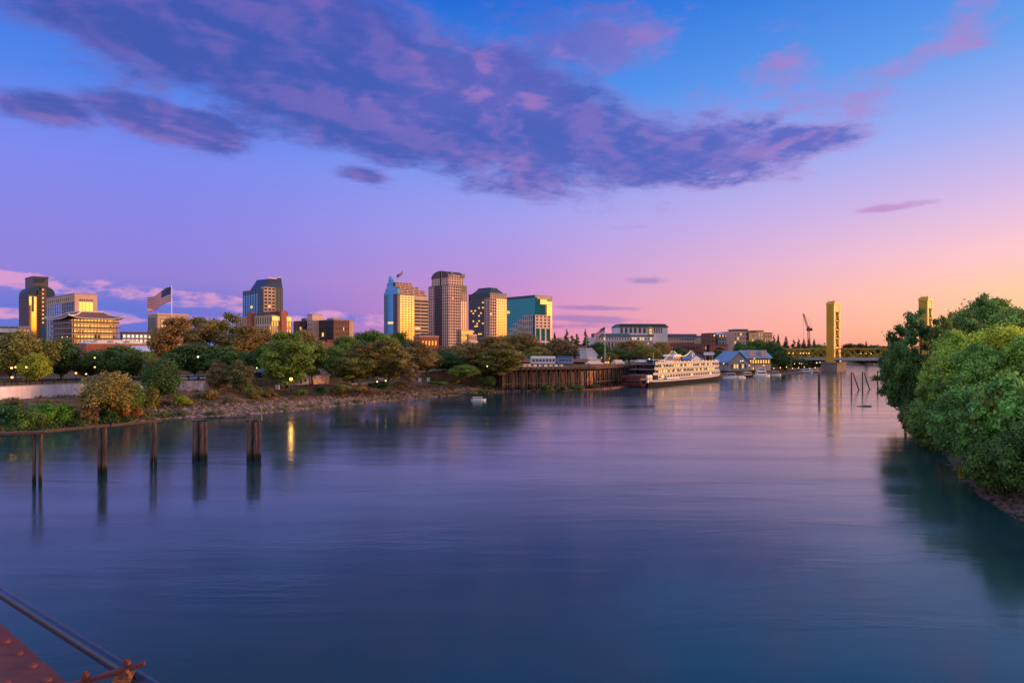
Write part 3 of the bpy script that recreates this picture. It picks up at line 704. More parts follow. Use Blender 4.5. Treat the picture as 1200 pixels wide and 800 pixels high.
b.box('podium_wall', 'granite', -8, -.2, L_*.05, L_*.92, 0, h(392))
for (f0, f1, py) in [(.0,.36,369),(.36,.52,374),(.52,.70,378),(.70,.84,383)]:
    b.box('podium_core', 'glass_teal', -4, .3, L_*f0, L_*f1, 0, h(py)-.5)
    b.facade('L', L_*f0, L_*f1, 0, h(py), max(2, int((f1-f0)*14)), max(3, int((402-py)/4.4)), 'glass_teal', m='granite_pink', pf=.34, sf=.34, off=-4, dep=.6, wname='podium_window')
b.box('podium_core', 'glass_teal_dk', -4, W_*.80, -4, .3, 0, h(369)-.5)
b.facade('R', -4, W_*.80, h(384), h(369), 4, 4, 'glass_dim', m='granite_pink', pf=.45, sf=.4, off=-4, dep=.6, wname='podium_window')
b.facade('R', -4, W_*.80, 0, h(384), 3, 2, 'glass_teal_dk', m='granite_pink', pf=.25, sf=.1, off=-4, dep=.6, wname='podium_window')
b.done()

# N. waterfront buildings
b = Bld('pink_warehouse', 'boxy pink and white striped building with a red fascia beside the conifers', 'building', 658, 662, 686, 330, th=14)
h = b.h; W_ = b.W
b.box('wall', 'white_conc', 0, W_, 0, 10, 0, h(407)); b.box('fascia', 'brick', -.2, W_+.2, -.2, 10.2, h(407), h(404.8))
for k, py in enumerate((413.5, 419)): b.box('band', 'white', -.25, W_+.25, -.25, 10.1, h(py), h(py-1.2))
b.facade('R', .4, W_-.4, h(413), h(408), 12, 1, 'glass_pale', m='white_conc', pf=.3, sf=.2, off=0, dep=.15); b.facade('R', .4, W_-.4, h(419), h(414.5), 12, 1, 'glass_pale', m='white_conc', pf=.3, sf=.2, off=0, dep=.15)
b.done()
b = Bld('white_shed', 'small white gabled shed beside the pink striped building', 'shed', 685, 687, 700, 300, th=14)
h = b.h; W_ = b.W
b.mb('wall', 'white_conc').prof([(0,0),(W_,0),(W_,h(416)),(W_*.5,h(408)),(0,h(408))], 0, 8)
b.mb('roof', 'roof_metal').prof([(-.3,h(407.8)),(W_*.5,h(407.8)),(W_+.4,h(416)),(W_+.4,h(417)),(W_*.5,h(409)),(-.3,h(409))], -.4, 8.4)
b.box('canopy', 'white', -.5, W_+.6, -4, -.1, h(422), h(420.5)); b.facade('R', .6, W_-.8, 3, h(417), 4, 1, 'glass_pale', m='white_conc', pf=.4, sf=.3, off=0, dep=.1); b.done()

def arch_row(b, a0, a1, z0, z1, n, off, glass, wname='arched_window'):
    w = (a1-a0)/n
    for i in range(n):
        c = a0+(i+.5)*w; hw = w*.30; zr = z1-hw
        poly = [(c-hw,z0),(c+hw,z0)] + [(c+hw*math.cos(math.pi*k/8), zr+hw*math.sin(math.pi*k/8)) for k in range(9)]
        o = MB().prof(poly, off-.10, off-.02).build(wname, M[glass], b.root)
        fr = []
        for k in range(9): fr.append((c+hw*1.12*math.cos(math.pi*k/8), off-.1, zr+hw*1.12*math.sin(math.pi*k/8)))
        MB().tube([(c+hw*1.12, off-.1, z0)]+fr+[(c-hw*1.12, off-.1, z0)], w*.05, 4).build('frame', M['white_conc'], o)
b = Bld('mansard_hotel', 'wide cream hotel with dark mansard roofs and a raised arcaded centre block', 'hotel', 694, 697, 766, 480, th=8)
h = b.h; W_ = b.W; H = h(394.5)
b.box('wall', 'white_conc', 0, W_, .4, 22, 0, H)
b.mb('mansard_roof', 'roof_dark').prof([(-.6,H),(8,H),(8,h(390.5)),(2.4,h(390.5))], -.5, W_*.60, axis='x')
b.mb('mansard_roof', 'roof_dark').box(W_*.60, W_+.4, -.1, 4, H+.4, H+1.3)
b.facade('R', .5, W_-1, h(399), H, 22, 1, 'glass_dark', m='white_conc', pf=.45, sf=.35, off=.4, dep=.35, lit=.45)
arch_row(b, 2, W_*.78, h(411), h(401), 13, .35, 'glass_arch')
b.box('cornice', 'granite_pink', -.3, W_+.3, -.25, .3, h(400.6), h(399.6))
b.facade('R', W_*.78, W_-1, h(410), h(400.6), 7, 3, 'glass_dark', m='granite_pink', pf=.45, sf=.45, off=.4, dep=.35, lit=.2)
# raised centre block
xa = W_*.46; xb = W_*1.33; Hb = h(382.3)
b.box('upper_wall', 'white_conc', xa, xb, 10, 26, 0, Hb)
arch_row(b, xa+1, W_*.96, h(389.5), h(383), 6, 10, 'glass_arch'); arch_row(b, W_*1.08, xb-4, h(389.5), h(383), 4, 10, 'glass_arch')
b.mb('upper_mansard', 'roof_dark').prof([(xa-.8,Hb),(xb+.8,Hb),(xb-2.2,h(378.7)),(xa+2.2,h(378.7))], 9.2, 26)
b.box('ridge_band', 'white_conc', xa+2, xb-2, 9.9, 25, h(378.7), h(378.1))
b.box('stair_tower', 'tan_conc', W_*.985, W_*1.05, 8.6, 12, 0, Hb+.2); b.facade('R', W_*.99, W_*1.045, h(391), h(384), 1, 2, 'glass_gold', m='tan_conc', pf=.3, sf=.3, off=8.6, dep=.2)
b.done()
b = Bld('long_lilac_block', 'long lilac office block with dark flat mansard and warm lit end behind the paddle steamer', 'office building', 762, 766, 843, 500, th=8)
h = b.h; W_ = b.W; H = h(395)
b.box('wall', 'granite_pink', 0, W_, .4, 18, 0, H)
b.mb('mansard_roof', 'roof_dark').prof([(-.6,H),(9,H),(9,h(391)),(1.5,h(391))], -.5, W_*.66, axis='x'); b.mb('mansard_roof', 'roof_dark').box(W_*.66, W_+.3, 1, 6, H, H+1.2)
b.facade('R', W_*.22, W_*.62, h(404), h(395.5), 10, 2, 'glass_dark', m='granite_pink', pf=.3, sf=.5, off=.4, dep=.35)
b.facade('R', W_*.66, W_*.98, h(410), h(395.5), 9, 3, 'glass_gold', m='tan_conc', pf=.3, sf=.45, off=.4, dep=.35, lit=.45)
b.box('tan_wall', 'tan_conc', W_*.65, W_, .1, .39, h(412), h(395.3)); b.done()
b = Bld('grey_lamp_hotel', 'grey green hotel with a row of lamps below its roof and rounded top', 'hotel', 838, 842, 856.5, 480, th=10)
h = b.h; W_ = b.W; H = h(392)
b.box('wall', 'grey_conc', 0, W_, .4, 14, 0, H); b.facade('R', 0, W_, 0, h(395), 4, 6, 'glass_dark', m='grey_conc', pf=.5, sf=.45, off=.4, dep=.4)
b.mb('round_roof', 'roof_metal').prof([(W_*(.12+.76*(.5-.5*math.cos(math.pi*k/8))), H+(h(388.4)-H)*math.sin(math.pi*k/8)) for k in range(9)], 1, 12)
b.facade('R', 0, W_, h(395), H, 4, 1, 'lit', m='granite', pf=.5, sf=.4, off=.4, dep=.3, wname='lit_window'); b.done()
b = Bld('brick_lamp_hotel', 'dark brick linking wing with yellow lamps left of the grey green hotel', 'hotel', 830, 832, 839, 478, th=10)
h = b.h; W_ = b.W; b.box('wall', 'brick_dk', 0, W_, .4, 14, 0, h(390)); b.facade('R', 0, W_, 0, h(390.5), 2, 7, 'glass_dark', m='brick_dk', pf=.5, sf=.5, off=.4, dep=.3, lit=.25); b.done()
b = Bld('lilac_tower_hotel', 'taller lilac hotel with a flat topped central tower and punched windows', 'hotel', 856, 860, 880, 470, th=10)
h = b.h; W_ = b.W
b.box('wall', 'granite_pink', 0, W_, .4, 14, 0, h(388)); b.facade('R', 0, W_, 0, h(389), 6, 7, 'glass_dark', m='granite_pink', pf=.5, sf=.45, off=.4, dep=.4, lit=.06)
b.box('tower_block', 'granite', W_*.18, W_*.85, .9, 12, h(388), h(386)); b.box('roof_slab', 'roof_metal', W_*.12, W_*.9, .5, 12.5, h(386), h(385.2)); b.done()
for i, (pl, pc, pr, py, lab) in enumerate([(876,878,887,389.5,'orange glowing apartment block right of the lilac hotel'),(884,886,895,388,'taller orange apartment block with a flat cap above the green trees'),(893,896,905,390.5,'end apartment block in a row of orange ones, next to the conifers')]):
    b = Bld('apartment_block', lab, 'apartment building', pl, pc, pr, 470+i*8, th=22); h = b.h; W_ = b.W
    b.box('wall', 'tan_conc', 0, W_, .4, 12, 0, h(py)); b.facade('R', 0, W_, 0, h(py)-.5, 3, 6, 'glass_gold', m='tan_conc', pf=.5, sf=.5, off=.4, dep=.4, lit=.12); b.facade('L', .5, 12, 0, h(py)-.5, 3, 6, 'glass_dark', m='granite', pf=.5, sf=.5, off=0, dep=.3)
    b.box('roof', 'granite', -.3, W_+.3, 0, 12.3, h(py), h(py)+.6); b.done()
b = Bld('brick_arch_pavilion', 'orange red brick pavilion with one wide arch behind the riverboat', 'building', 829, 832, 853, 400, th=10)
h = b.h; W_ = b.W; H = h(404.5)
arc = [(W_*(.5+.33*math.cos(math.pi*k/10)), h(413)+(h(407)-h(413))*math.sin(math.pi*k/10)) for k in range(11)]
left = [(0,0),(0,H)] ; 
b.mb('wall', 'brick').prof([(0,0),(W_*.17,0)]+arc[::-1]+[(W_*.83,0),(W_,0),(W_,H),(0,H)], 0, .8)
b.box('back_wall', 'dark_clad', 0, W_, 4, 5, 0, H); b.box('cornice', 'brick_dk', -.3, W_+.3, -.3, 5, H, H+.5)
b.facade('R', W_*.2, W_*.8, 0, h(408), 4, 3, 'glass_dark', m='brick_dk', pf=.3, sf=.3, off=4, dep=.3, lit=.1); b.done()
b = Bld('brick_storefronts', 'row of dark red brick storefronts behind the steamer garland', 'building', 781, 783, 831, 420, th=8)
h = b.h; W_ = b.W; H = h(402.5)
b.box('wall', 'brick_dk', 0, W_, 0, 12, 0, H); b.box('end_wall', 'brick', -.4, 1.4, -.6, 12, 0, H+.3)
b.facade('R', 2, W_-1, 1, H-1, 12, 3, 'glass_dark', m='brick_dk', pf=.5, sf=.45, off=0, dep=.3, lit=.06); b.done()
b = Bld('blue_gable_house', 'small blue house with a steep gable behind the middle of the steamer', 'house', 805, 807, 823, 345, zg=8, th=8)
h = b.h; W_ = b.W; H = h(420)
b.mb('wall', 'roof_blue').prof([(0,0),(W_,0),(W_,H),(W_*.45,h(414)),(0,H)], 0, 7)
b.mb('roof', 'roof_blue').prof([(-.5,H-.2),(W_*.45,h(413.6)),(W_+.5,H-.2),(W_+.5,H+.2),(W_*.45,h(413.0)),(-.5,H+.2)], -.5, 7.5)
b.box('porch', 'white', W_*.7, W_*1.1, -1, 3, 0, H-.5); b.facade('R', W_*.3, W_*.6, H-2, H, 1, 1, 'glass_dark', m='white', pf=.2, sf=.2, off=0, dep=.15); b.done()
b = Bld('white_kiosk', 'white billboard-like kiosk roof on posts behind the steamer bow', 'kiosk', 825, 826, 837, 350, zg=8, th=8)
h = b.h; b.box('panel', 'white', 0, b.W, 0, 1.5, h(416), h(412.6)); b.box('post', 'steel', .4, .7, .3, .6, 0, h(416)); b.box('post', 'steel', b.W-.7, b.W-.4, .3, .6, 0, h(416)); b.done()
b = Bld('gabled_boathouse', 'lavender grey boathouse with a broad low gable at the water', 'boathouse', 850, 853, 878, 372, zg=3, th=12)
h = b.h; W_ = b.W; H = h(424.5)
b.mb('wall', 'grey_conc').prof([(.5,0),(W_-.5,0),(W_-.5,H),(W_*.5,h(413)),(.5,H)], 0, 16)
b.mb('roof', 'roof_blue').prof([(-.6,H-.5),(W_*.5,h(412)),(W_+.6,H-.5),(W_+.6,H+.1),(W_*.5,h(411.2)),(-.6,H+.1)], -.8, 17)
b.facade('R', 1.5, W_-1.5, 1, H-.6, 6, 1, 'glass_dark', m='grey_conc', pf=.4, sf=.3, off=0, dep=.2, lit=.3); b.done()
b = Bld('blue_roofed_restaurant', 'long blue roofed waterside restaurant with two pink dormers and orange lit front', 'restaurant', 870, 874, 903, 385, zg=3, th=14)
h = b.h; W_ = b.W; H = h(419)
b.box('wall', 'tan_conc', 0, W_, 0, 12, 0, H)
b.mb('roof', 'roof_blue').prof([(-1.6,H-.3),(13.6,H-.3),(6,h(410.3))], -.6, W_+.6, axis='x')
for f in (.18, .62):
    dm = MB().box(W_*f, W_*f+3, -.4, 4, H+.6, h(411)).build('dormer', M['granite_pink'], b.root); MB().box(W_*f-.2, W_*f+3.2, -.6, 4, h(411), h(411)+.3).build('dormer_roof', M['white'], dm)
b.facade('R', .5, W_-.5, 3.5, H-.8, 9, 1, 'lit', m='brick_dk', pf=.4, sf=.3, off=0, dep=.3); b.mb('gable_end', 'tan_conc').prof([(0,H-.3),(12,H-.3),(6,h(411))], W_+.05, W_+.4, axis='x'); b.done()
# ------------------------------------------------------------------ trees
def leaf_mat():
    m = bpy.data.materials.new('foliage'); m.use_nodes = True; t = NT(m.node_tree); b = m.node_tree.nodes['Principled BSDF']
    oi = t.n('ShaderNodeObjectInfo').outputs['Color']; at = t.n('ShaderNodeAttribute'); at.attribute_name = 'tint'
    ax = t.n('ShaderNodeSeparateXYZ'); t.put(ax.inputs[0], at.outputs['Vector'])
    c = t.vm('SCALE', oi, t.rng(ax.outputs[0], 0, 1, .38, 1.85))
    yel = t.mix(t.m('MULTIPLY', ax.outputs[1], 1.0), c, (.20, .15, .02, 1))
    t.put(b.inputs['Base Color'], yel); b.inputs['Roughness'].default_value = .55; b.inputs['Specular IOR Level'].default_value = .25
    tr = t.n('ShaderNodeBsdfTranslucent'); t.put(tr.inputs[0], t.vm('SCALE', yel, 1.2))
    ms = t.n('ShaderNodeMixShader'); ms.inputs[0].default_value = .28
    o = m.node_tree.nodes['Material Output']
    t.put(ms.inputs[1], b.outputs[0]); t.put(ms.inputs[2], tr.outputs[0]); t.put(o.inputs[0], ms.outputs[0])
    return m
LEAF = leaf_mat()
def leaves_mesh(name, cen, rad, count, size, seed, yellow=0.0, flat=.75, up=.4):
    """leaf-sized quads scattered through branch clumps; the tint varies by clump and leaf"""
    g = np.random.default_rng(seed); nC = len(cen); cen = np.array(cen, float); rad = np.array(rad, float)
    pr = rad ** 2; pr /= pr.sum(); ci = g.choice(nC, count, p=pr)
    d = g.normal(size=(count, 3)); d /= np.linalg.norm(d, axis=1)[:, None]
    r = rad[ci] * g.uniform(.25, 1.0, count) ** .45
    r *= 1 + .30 * np.sin(d[:, 0] * 5 + ci) * np.cos(d[:, 2] * 4 + ci * 2) + .18 * np.sin(d[:, 1] * 9 + ci * 3)
    r *= np.exp(g.normal(size=count) * .16); r = np.where(g.uniform(size=count) < .10, r * g.uniform(1.05, 1.55, count), r)
    p = cen[ci] + d * r[:, None] * np.array([1, 1, flat])
    nrm = d + g.normal(size=(count, 3)) * .7 + np.array([0, 0, up]); nrm /= np.linalg.norm(nrm, axis=1)[:, None]
    a = np.cross(nrm, g.normal(size=(count, 3))); a /= np.linalg.norm(a, axis=1)[:, None]; b = np.cross(nrm, a)
    s = size * g.uniform(.6, 1.3, count)[:, None]
    V = np.stack([p - a*s*.5, p + b*s*.32 + nrm*s*.08, p + a*s*.55, p - b*s*.32 + nrm*s*.05], 1).reshape(-1, 3)
    me = bpy.data.meshes.new(name); me.vertices.add(len(V)); me.vertices.foreach_set('co', V.ravel().astype(np.float32))
    me.loops.add(count*4); me.loops.foreach_set('vertex_index', np.arange(count*4, dtype=np.int32))
    me.polygons.add(count); me.polygons.foreach_set('loop_start', np.arange(0, count*4, 4, dtype=np.int32))
    me.update(calc_edges=True)
    ct = g.uniform(0, 1, nC); t0 = np.clip(ct[ci]*.6 + g.uniform(0, .4, count), 0, 1)
    yc = (g.uniform(0, 1, nC) < yellow)[ci] * g.uniform(.3, 1, count)
    att = me.attributes.new('tint', 'FLOAT_VECTOR', 'POINT')
    A = np.stack([t0, yc, np.zeros(count)], 1); att.data.foreach_set('vector', np.repeat(A, 4, 0).ravel().astype(np.float32))
    me.materials.append(LEAF); return me
TV = {}
def variant(kind, seed, hgt, wid, nC, nL, size, airy=0.0, cone=False, low=.25, yellow=0.0):
    """tree of height hgt and crown width wid, base at the origin -> (trunk mesh, crown mesh)"""
    rr = random.Random(seed); cen = []; rad = []; rx = wid/2
    z0 = hgt*low; H = hgt - z0
    for i in range(nC):
        if cone:
            f = (i + rr.random()) / nC; z = z0 + H*f; R_ = rx*(1-f)**.85*.75; a = rr.uniform(0, 6.28)
            cen.append((R_*math.cos(a)*rr.uniform(.4,1), R_*math.sin(a)*rr.uniform(.4,1), z)); rad.append(max(.25, rx*(1-f)*.42+.15))
        else:
            while True:
                x, y, z = (rr.uniform(-1, 1) for _ in range(3)); q = x*x+y*y+z*z
                if .16 < q < 1: break
            sc = .5 + .5*(q**.5); k = 1 - .30*max(0, z) - .14*max(0, -z)
            rc = rx*rr.uniform(.19, .34)*(1-airy*.45)
            cen.append((x*(rx-rc*.7)*k, y*(rx-rc*.7)*k, z0 + H*.5 + z*(H*.5-rc*.55))); rad.append(rc)
    tb = MB(); top = Vector((rr.uniform(-.3,.3), rr.uniform(-.3,.3), z0 + H*(.9 if cone else .45))); tr = max(.10, hgt*.02)
    mid = Vector((rr.uniform(-.3,.3), rr.uniform(-.3,.3), z0*.7))
    tb.tube([(0,0,-.8), (0,0,0), mid, top], [tr*1.4, tr*1.15, tr*.85, tr*.35], 7)
    if not cone:
        for i in range(0, nC, max(1, nC//16)):
            c = Vector(cen[i]); st = mid + (top-mid)*rr.uniform(0, .8); m_ = st + (c-st)*.5 + Vector((rr.uniform(-.5,.5), rr.uniform(-.5,.5), -.04*hgt))
            tb.tube([st, m_, c], [tr*.45, tr*.28, tr*.10], 5)
            e = c + (c-m_)*.35; tb.tube([c, e], [tr*.10, tr*.04], 4)
    TV[kind] = (tb.mesh('trunk', M['bark'], True), leaves_mesh('crown', cen, rad, nL, size, seed, yellow, .8 if not cone else .55), hgt, wid)
variant('round1', 11, 11, 12, 52, 15000, .48, low=.06); variant('round2', 12, 11, 11, 46, 14000, .48, low=.08); variant('round3', 13, 10, 13, 56, 15000, .48, low=.08)
variant('tall1', 14, 16, 12, 66, 20000, .50, low=-.02, airy=.3); variant('tall2', 15, 17, 11, 40, 9000, .50, airy=.55, low=.12)
variant('airy1', 16, 15, 13, 54, 11000, .50, airy=.75, low=.08); variant('willow1', 17, 10, 10, 46, 9000, .42, low=.05)
variant('yell1', 18, 12, 9, 36, 8000, .50, low=.15, yellow=.22)
variant('bush1', 21, 4, 7, 30, 7000, .42, low=-.1); variant('bush2', 22, 4, 6, 26, 6000, .40, low=-.1); variant('bush3', 23, 3, 7, 24, 5000, .40, low=-.1)
variant('pine1', 24, 16, 6, 60, 6000, .6, cone=True, low=.08); variant('pine2', 25, 14, 7, 50, 5000, .6, cone=True, low=.05)
variant('near1', 31, 18, 14, 130, 44000, .46, airy=.55, low=.08); variant('near2', 32, 16, 13, 120, 40000, .46, airy=.55, low=.03, yellow=.10); variant('near3', 33, 9, 10, 85, 30000, .38, airy=.5, low=-.02, yellow=.03)
variant('near4', 34, 7, 9, 70, 24000, .34, airy=.4, low=-.05); variant('nearairy', 35, 19, 15, 100, 21000, .48, airy=1.15, low=.1); variant('near5', 36, 8, 9, 60, 22000, .44, airy=.4, low=-.02, yellow=.12)
tcount = 0
def tree(name, kind, px, Y, ytop, wpx, zg, colr, label, group=None, dx_=0, cat='tree', squash=None):
    """px centre column, ytop = row of its top, wpx = crown width in photo pixels"""
    global tcount; tcount += 1; rr = random.Random(tcount)
    tm, cm, hh, ww = TV[kind]
    x = PX(px, Y); H = PZ(ytop, Y) - zg; Wd = wpx*Y/800*(1.32 if kind[:4] not in ('near','pine','bush') else (1.9 if kind[:4] == 'pine' else 1.05))
    o = empty(name, (x, Y, zg), rr.uniform(0, 6.28), label=label, cat=cat, group=group)
    o.scale = (Wd/ww*.98, Wd/ww*.98, H/hh)
    t_ = bpy.data.objects.new('trunk' if cat == 'tree' else 'stem', tm); link(t_, o)
    c_ = bpy.data.objects.new('crown' if cat == 'tree' else 'leaves', cm); link(c_, o); kk = 3.6 if kind[:4] == 'near' else 2.25; c_.color = (colr[0]*kk*(1.0 if kk > 2.5 else .98), colr[1]*kk, colr[2]*kk*.62, 1)
    return o
DG=(.028,.055,.022); MG=(.05,.085,.025); OL=(.085,.080,.028); BR=(.105,.075,.038); BG=(.07,.105,.028); TN=(.14,.085,.045); YG=(.13,.15,.025); GR=(.06,.065,.04); TE=(.025,.075,.04)
G1 = 'trees along the east bank'; G2 = 'trees in the city behind the bank'; G3 = 'trees and shrubs massed on the west bank'
zt_ = 6.4
T = tree
# --- east bank, in front of the brick museum
T('broadleaf_tree','round3', 33,168,387,62,zt_,OL,'broad olive tree above the white wall, lamps glowing under it',G1)
T('broadleaf_tree','round1', 12,178,392,44,zt_,MG,'green tree on the edge of the photo behind the broad olive one',G1)
T('broadleaf_tree','round2', 43,158,414,30,zt_,YG,'small yellow green tree below the broad olive tree',G1)
T('broadleaf_tree','round2', 72,176,396,42,zt_,DG,'dark green tree right of the broad olive tree',G1)
T('broadleaf_tree','round1',101,182,422,24,zt_,BR,'low brown tree before the red brick wall, over the orange lamp',G1)
T('broadleaf_tree','round3',134,180,404,62,zt_,DG,'wide dark green tree in front of the brick hall',G1)
T('broadleaf_tree','round1',165,186,416,34,zt_,BR,'dull brown green tree between the dark round tree and the bank shrub tree',G1)
T('broadleaf_tree','round3',158,205,407,40,zt_,MG,'small green tree behind the wide dark one',G1)
T('willow_tree','willow1',124,131,433,56,.9,(.12,.10,.045),'shaggy grey brown willow low on the bank in front of the white wall',G1)
T('willow_tree','willow1',146,136,445,42,.9,MG,'green willow leaning right of the shaggy grey brown one',G1)
T('willow_tree','willow1',187,150,418,40,2.4,DG,'dark green tree standing on the bank slope before the wall',G1)
T('willow_tree','bush1',176,146,452,30,1.6,OL,'olive bush at the foot of the dark bank tree',G1,cat='bush')
T('broadleaf_tree','tall1',207,250,370,52,zt_,TN,'tall russet tree under the flagpole, the tan block glowing through it',G2)
T('broadleaf_tree','airy1',255,236,359,58,zt_,OL,'highest loose crowned tree of the bank, sky showing between its boughs',G2)
T('broadleaf_tree','tall2',240,222,378,52,zt_,BR,'tall brown tree left of the highest loose crowned one',G2)
T('broadleaf_tree','tall1',285,226,380,54,zt_,BR,'rounded brown tree just right of the highest loose crowned one',G2)
T('broadleaf_tree','round1',228,196,401,58,zt_,DG,'dark green tree below the tall russet one',G1)
T('broadleaf_tree','round3',264,198,405,62,zt_,DG,'wide dark green tree with a white lamp glowing inside its crown',G1)
T('broadleaf_tree','tall1',256,172,424,26,4.0,(.10,.075,.05),'slim grey brown tree growing before the pale wall',G1)
T('broadleaf_tree','tall1',281,170,421,30,4.0,GR,'slim olive grey tree, partner of the grey brown one before the wall',G1)
T('broadleaf_tree','bush2',232,160,461,16,2.4,MG,'small green bush on the dirt slope near the pale wall',G1,cat='bush')
T('broadleaf_tree','bush2',267,158,466,14,1.4,DG,'dark bush among the rip-rap below the two slim trees',G1,cat='bush')
T('broadleaf_tree','tall1',312,236,384,46,zt_,BR,'brown tree in front of the striped hotel',G2)
T('broadleaf_tree','tall1',337,180,387,54,5.0,BG,'bright green tree leaning over the sodium lamp',G1)
T('broadleaf_tree','round1',318,200,402,38,zt_,DG,'dark green tree behind the bright green one',G1)
T('broadleaf_tree','yell1',366,188,398,32,5.2,MG,'narrow green tree with a streak of yellow leaves',G1)
T('broadleaf_tree','round1',388,200,405,34,zt_,MG,'green tree right of the yellow streaked one',G1)
T('broadleaf_tree','round2',405,300,392,34,zt_,MG,'green tree rising behind the crenellated brick hall',G2)
T('broadleaf_tree','round3',350,290,386,46,zt_,BR,'brown tree between the striped hotel and the dark offices',G2)
T('broadleaf_tree','tall1',414,192,412,48,5.4,OL,'olive tree in a row along the rip-rap, first of the three widest',G1)
T('broadleaf_tree','tall1',430,196,401,44,zt_,BR,'brown tree overtopping the olive row tree',G1)
T('broadleaf_tree','tall1',455,198,397,48,5.6,(.10,.085,.035),'wide brown olive tree in the middle of the rip-rap row',G1)
T('broadleaf_tree','tall2',487,212,398,44,5.8,BR,'rust brown tree on the right end of the rip-rap row',G1)
T('broadleaf_tree','airy1',480,196,424,22,4.6,(.12,.085,.07),'thin purplish brown sapling on the rip-rap slope',G1)
T('broadleaf_tree','round1',432,410,386,44,zt_,MG,'green tree on the skyline between brown offices and the spire tower',G2)
T('broadleaf_tree','round2',467,420,388,30,zt_,DG,'dark green tree at the foot of the spire tower',G2)
T('broadleaf_tree','round2',452,400,392,30,zt_,BG,'bright green low tree left of the spire tower base',G2)
T('broadleaf_tree','round3',540,300,400,52,zt_,BR,'brown tree in front of the market shed',G2)
T('broadleaf_tree','round1',525,236,412,46,zt_,DG,'dark green tree beyond the bank clearing',G1)
T('broadleaf_tree','round1',543,214,427,30,5.0,BG,'small bright green tree with a short trunk on the clearing',G1)
T('broadleaf_tree','tall1',570,236,393,52,zt_,BR,'big brown tree standing left of the promenade',G1)
T('broadleaf_tree','tall1',588,228,402,46,6.0,OL,'big olive tree overhanging the start of the promenade piles',G1)
T('broadleaf_tree','round1',500,222,408,30,zt_,BR,'small brown tree behind the rust brown row tree',G1)
T('bank_tree','willow1',571,226,440,18,2.0,DG,'narrow dark bush tree at the waterline by the speedboat',G1)
T('bank_bush','bush3',566,222,456,24,.4,MG,'low green bush at the water near the speedboat',G1,cat='bush')
T('bank_bush','bush3',555,218,459,14,.3,YG,'little yellowish bush touching the water near the speedboat',G1,cat='bush')
T('broadleaf_tree','round1',613,330,389,40,zt_,BR,'brown tree directly before the teal tower podium',G2)
T('broadleaf_tree','round3',648,330,396,46,zt_,(.07,.05,.035),'dark brown tree right of the teal tower',G2)
T('broadleaf_tree','round2',630,300,406,36,zt_,OL,'low olive tree behind the silver rail car',G2)
T('broadleaf_tree','round2',590,360,392,36,zt_,OL,'olive tree in front of the hip roofed tower',G2)
for px, Y, yt, wp, lab in [(664,460,386,10,'dark slim conifer nearest the teal tower'),(676,470,391,12,'broad green conifer second in the row above the pink warehouse'),(686,465,386,9,'tall pointed conifer at the end of the row above the pink warehouse'),(650,440,389,9,'small conifer peeping out beside the teal tower'),(670,450,393,18,'low bushy conifer in front of the others above the pink warehouse')]:
    T('conifer_tree','pine1' if wp < 11 else 'pine2',px,Y,yt,wp,zt_,DG if wp < 15 else MG,lab,'conifers above the pink warehouse')
T('broadleaf_tree','round1',703,330,401,28,8,DG,'dark green tree behind the small flagpole',G2)
T('broadleaf_tree','round2',714,300,413,22,8,OL,'low olive tree at the foot of the small flagpole',G2)
T('broadleaf_tree','round1',737,318,398,38,8,BR,'largest brown tree in front of the arcaded hotel',G2)
T('broadleaf_tree','round3',756,312,404,34,8,OL,'olive brown tree between the arcaded hotel and the steamer',G2)
T('broadleaf_tree','round2',773,320,400,26,8,BR,'russet tree at the left end of the brick storefronts',G2)
T('broadleaf_tree','round1',723,305,409,30,8,DG,'dark low tree behind the middle awning',G2)
T('broadleaf_tree','round1',796,380,407,18,8,DG,'dark tree inside the steamer garland',G2)
T('broadleaf_tree','round2',843,392,409,14,6,DG,'small dark tree under the brick arch',G2)
T('broadleaf_tree','round1',886,440,397,28,6,MG,'green tree above the blue roofed restaurant',G2)
T('broadleaf_tree','round3',901,430,399,26,6,DG,'dark green tree over the right end of the blue roof',G2)
T('broadleaf_tree','round2',912,415,404,20,4,DG,'dark tree beside the bridge landing',G2)
T('broadleaf_tree','round1',868,450,400,16,6,MG,'small green tree before the lilac hotel',G2)
T('broadleaf_tree','tall1',919,425,413,15,2,DG,'dark waterside tree under the west end of the bridge lamps',G2)
for i, (px, Y, yt, wp, lab) in enumerate([(907,700,392,6,'left twin of two slim dark conifers past the blue roof'),(912,705,391.5,6,'right twin of two slim dark conifers past the blue roof'),(921,700,394,9,'broad dark conifer standing alone left of the crane'),
    (930,720,398,9,'first low conifer in the clump under the crane'),(936,725,397,7,'second conifer in the clump under the crane, slightly taller'),(942,730,397,8,'third conifer in the clump, directly beneath the crane mast'),(948,722,396.5,7,'fourth conifer, right beneath the crane foot'),(954,728,397,7,'last conifer on the right of the crane clump'),
    (1015,760,399,5,'lone small conifer between the two bridge towers')]):
    T('conifer_tree','pine1' if wp < 8 else 'pine2',px,Y,yt,wp,6,(.03,.04,.03),lab,'far conifers behind the bridge')
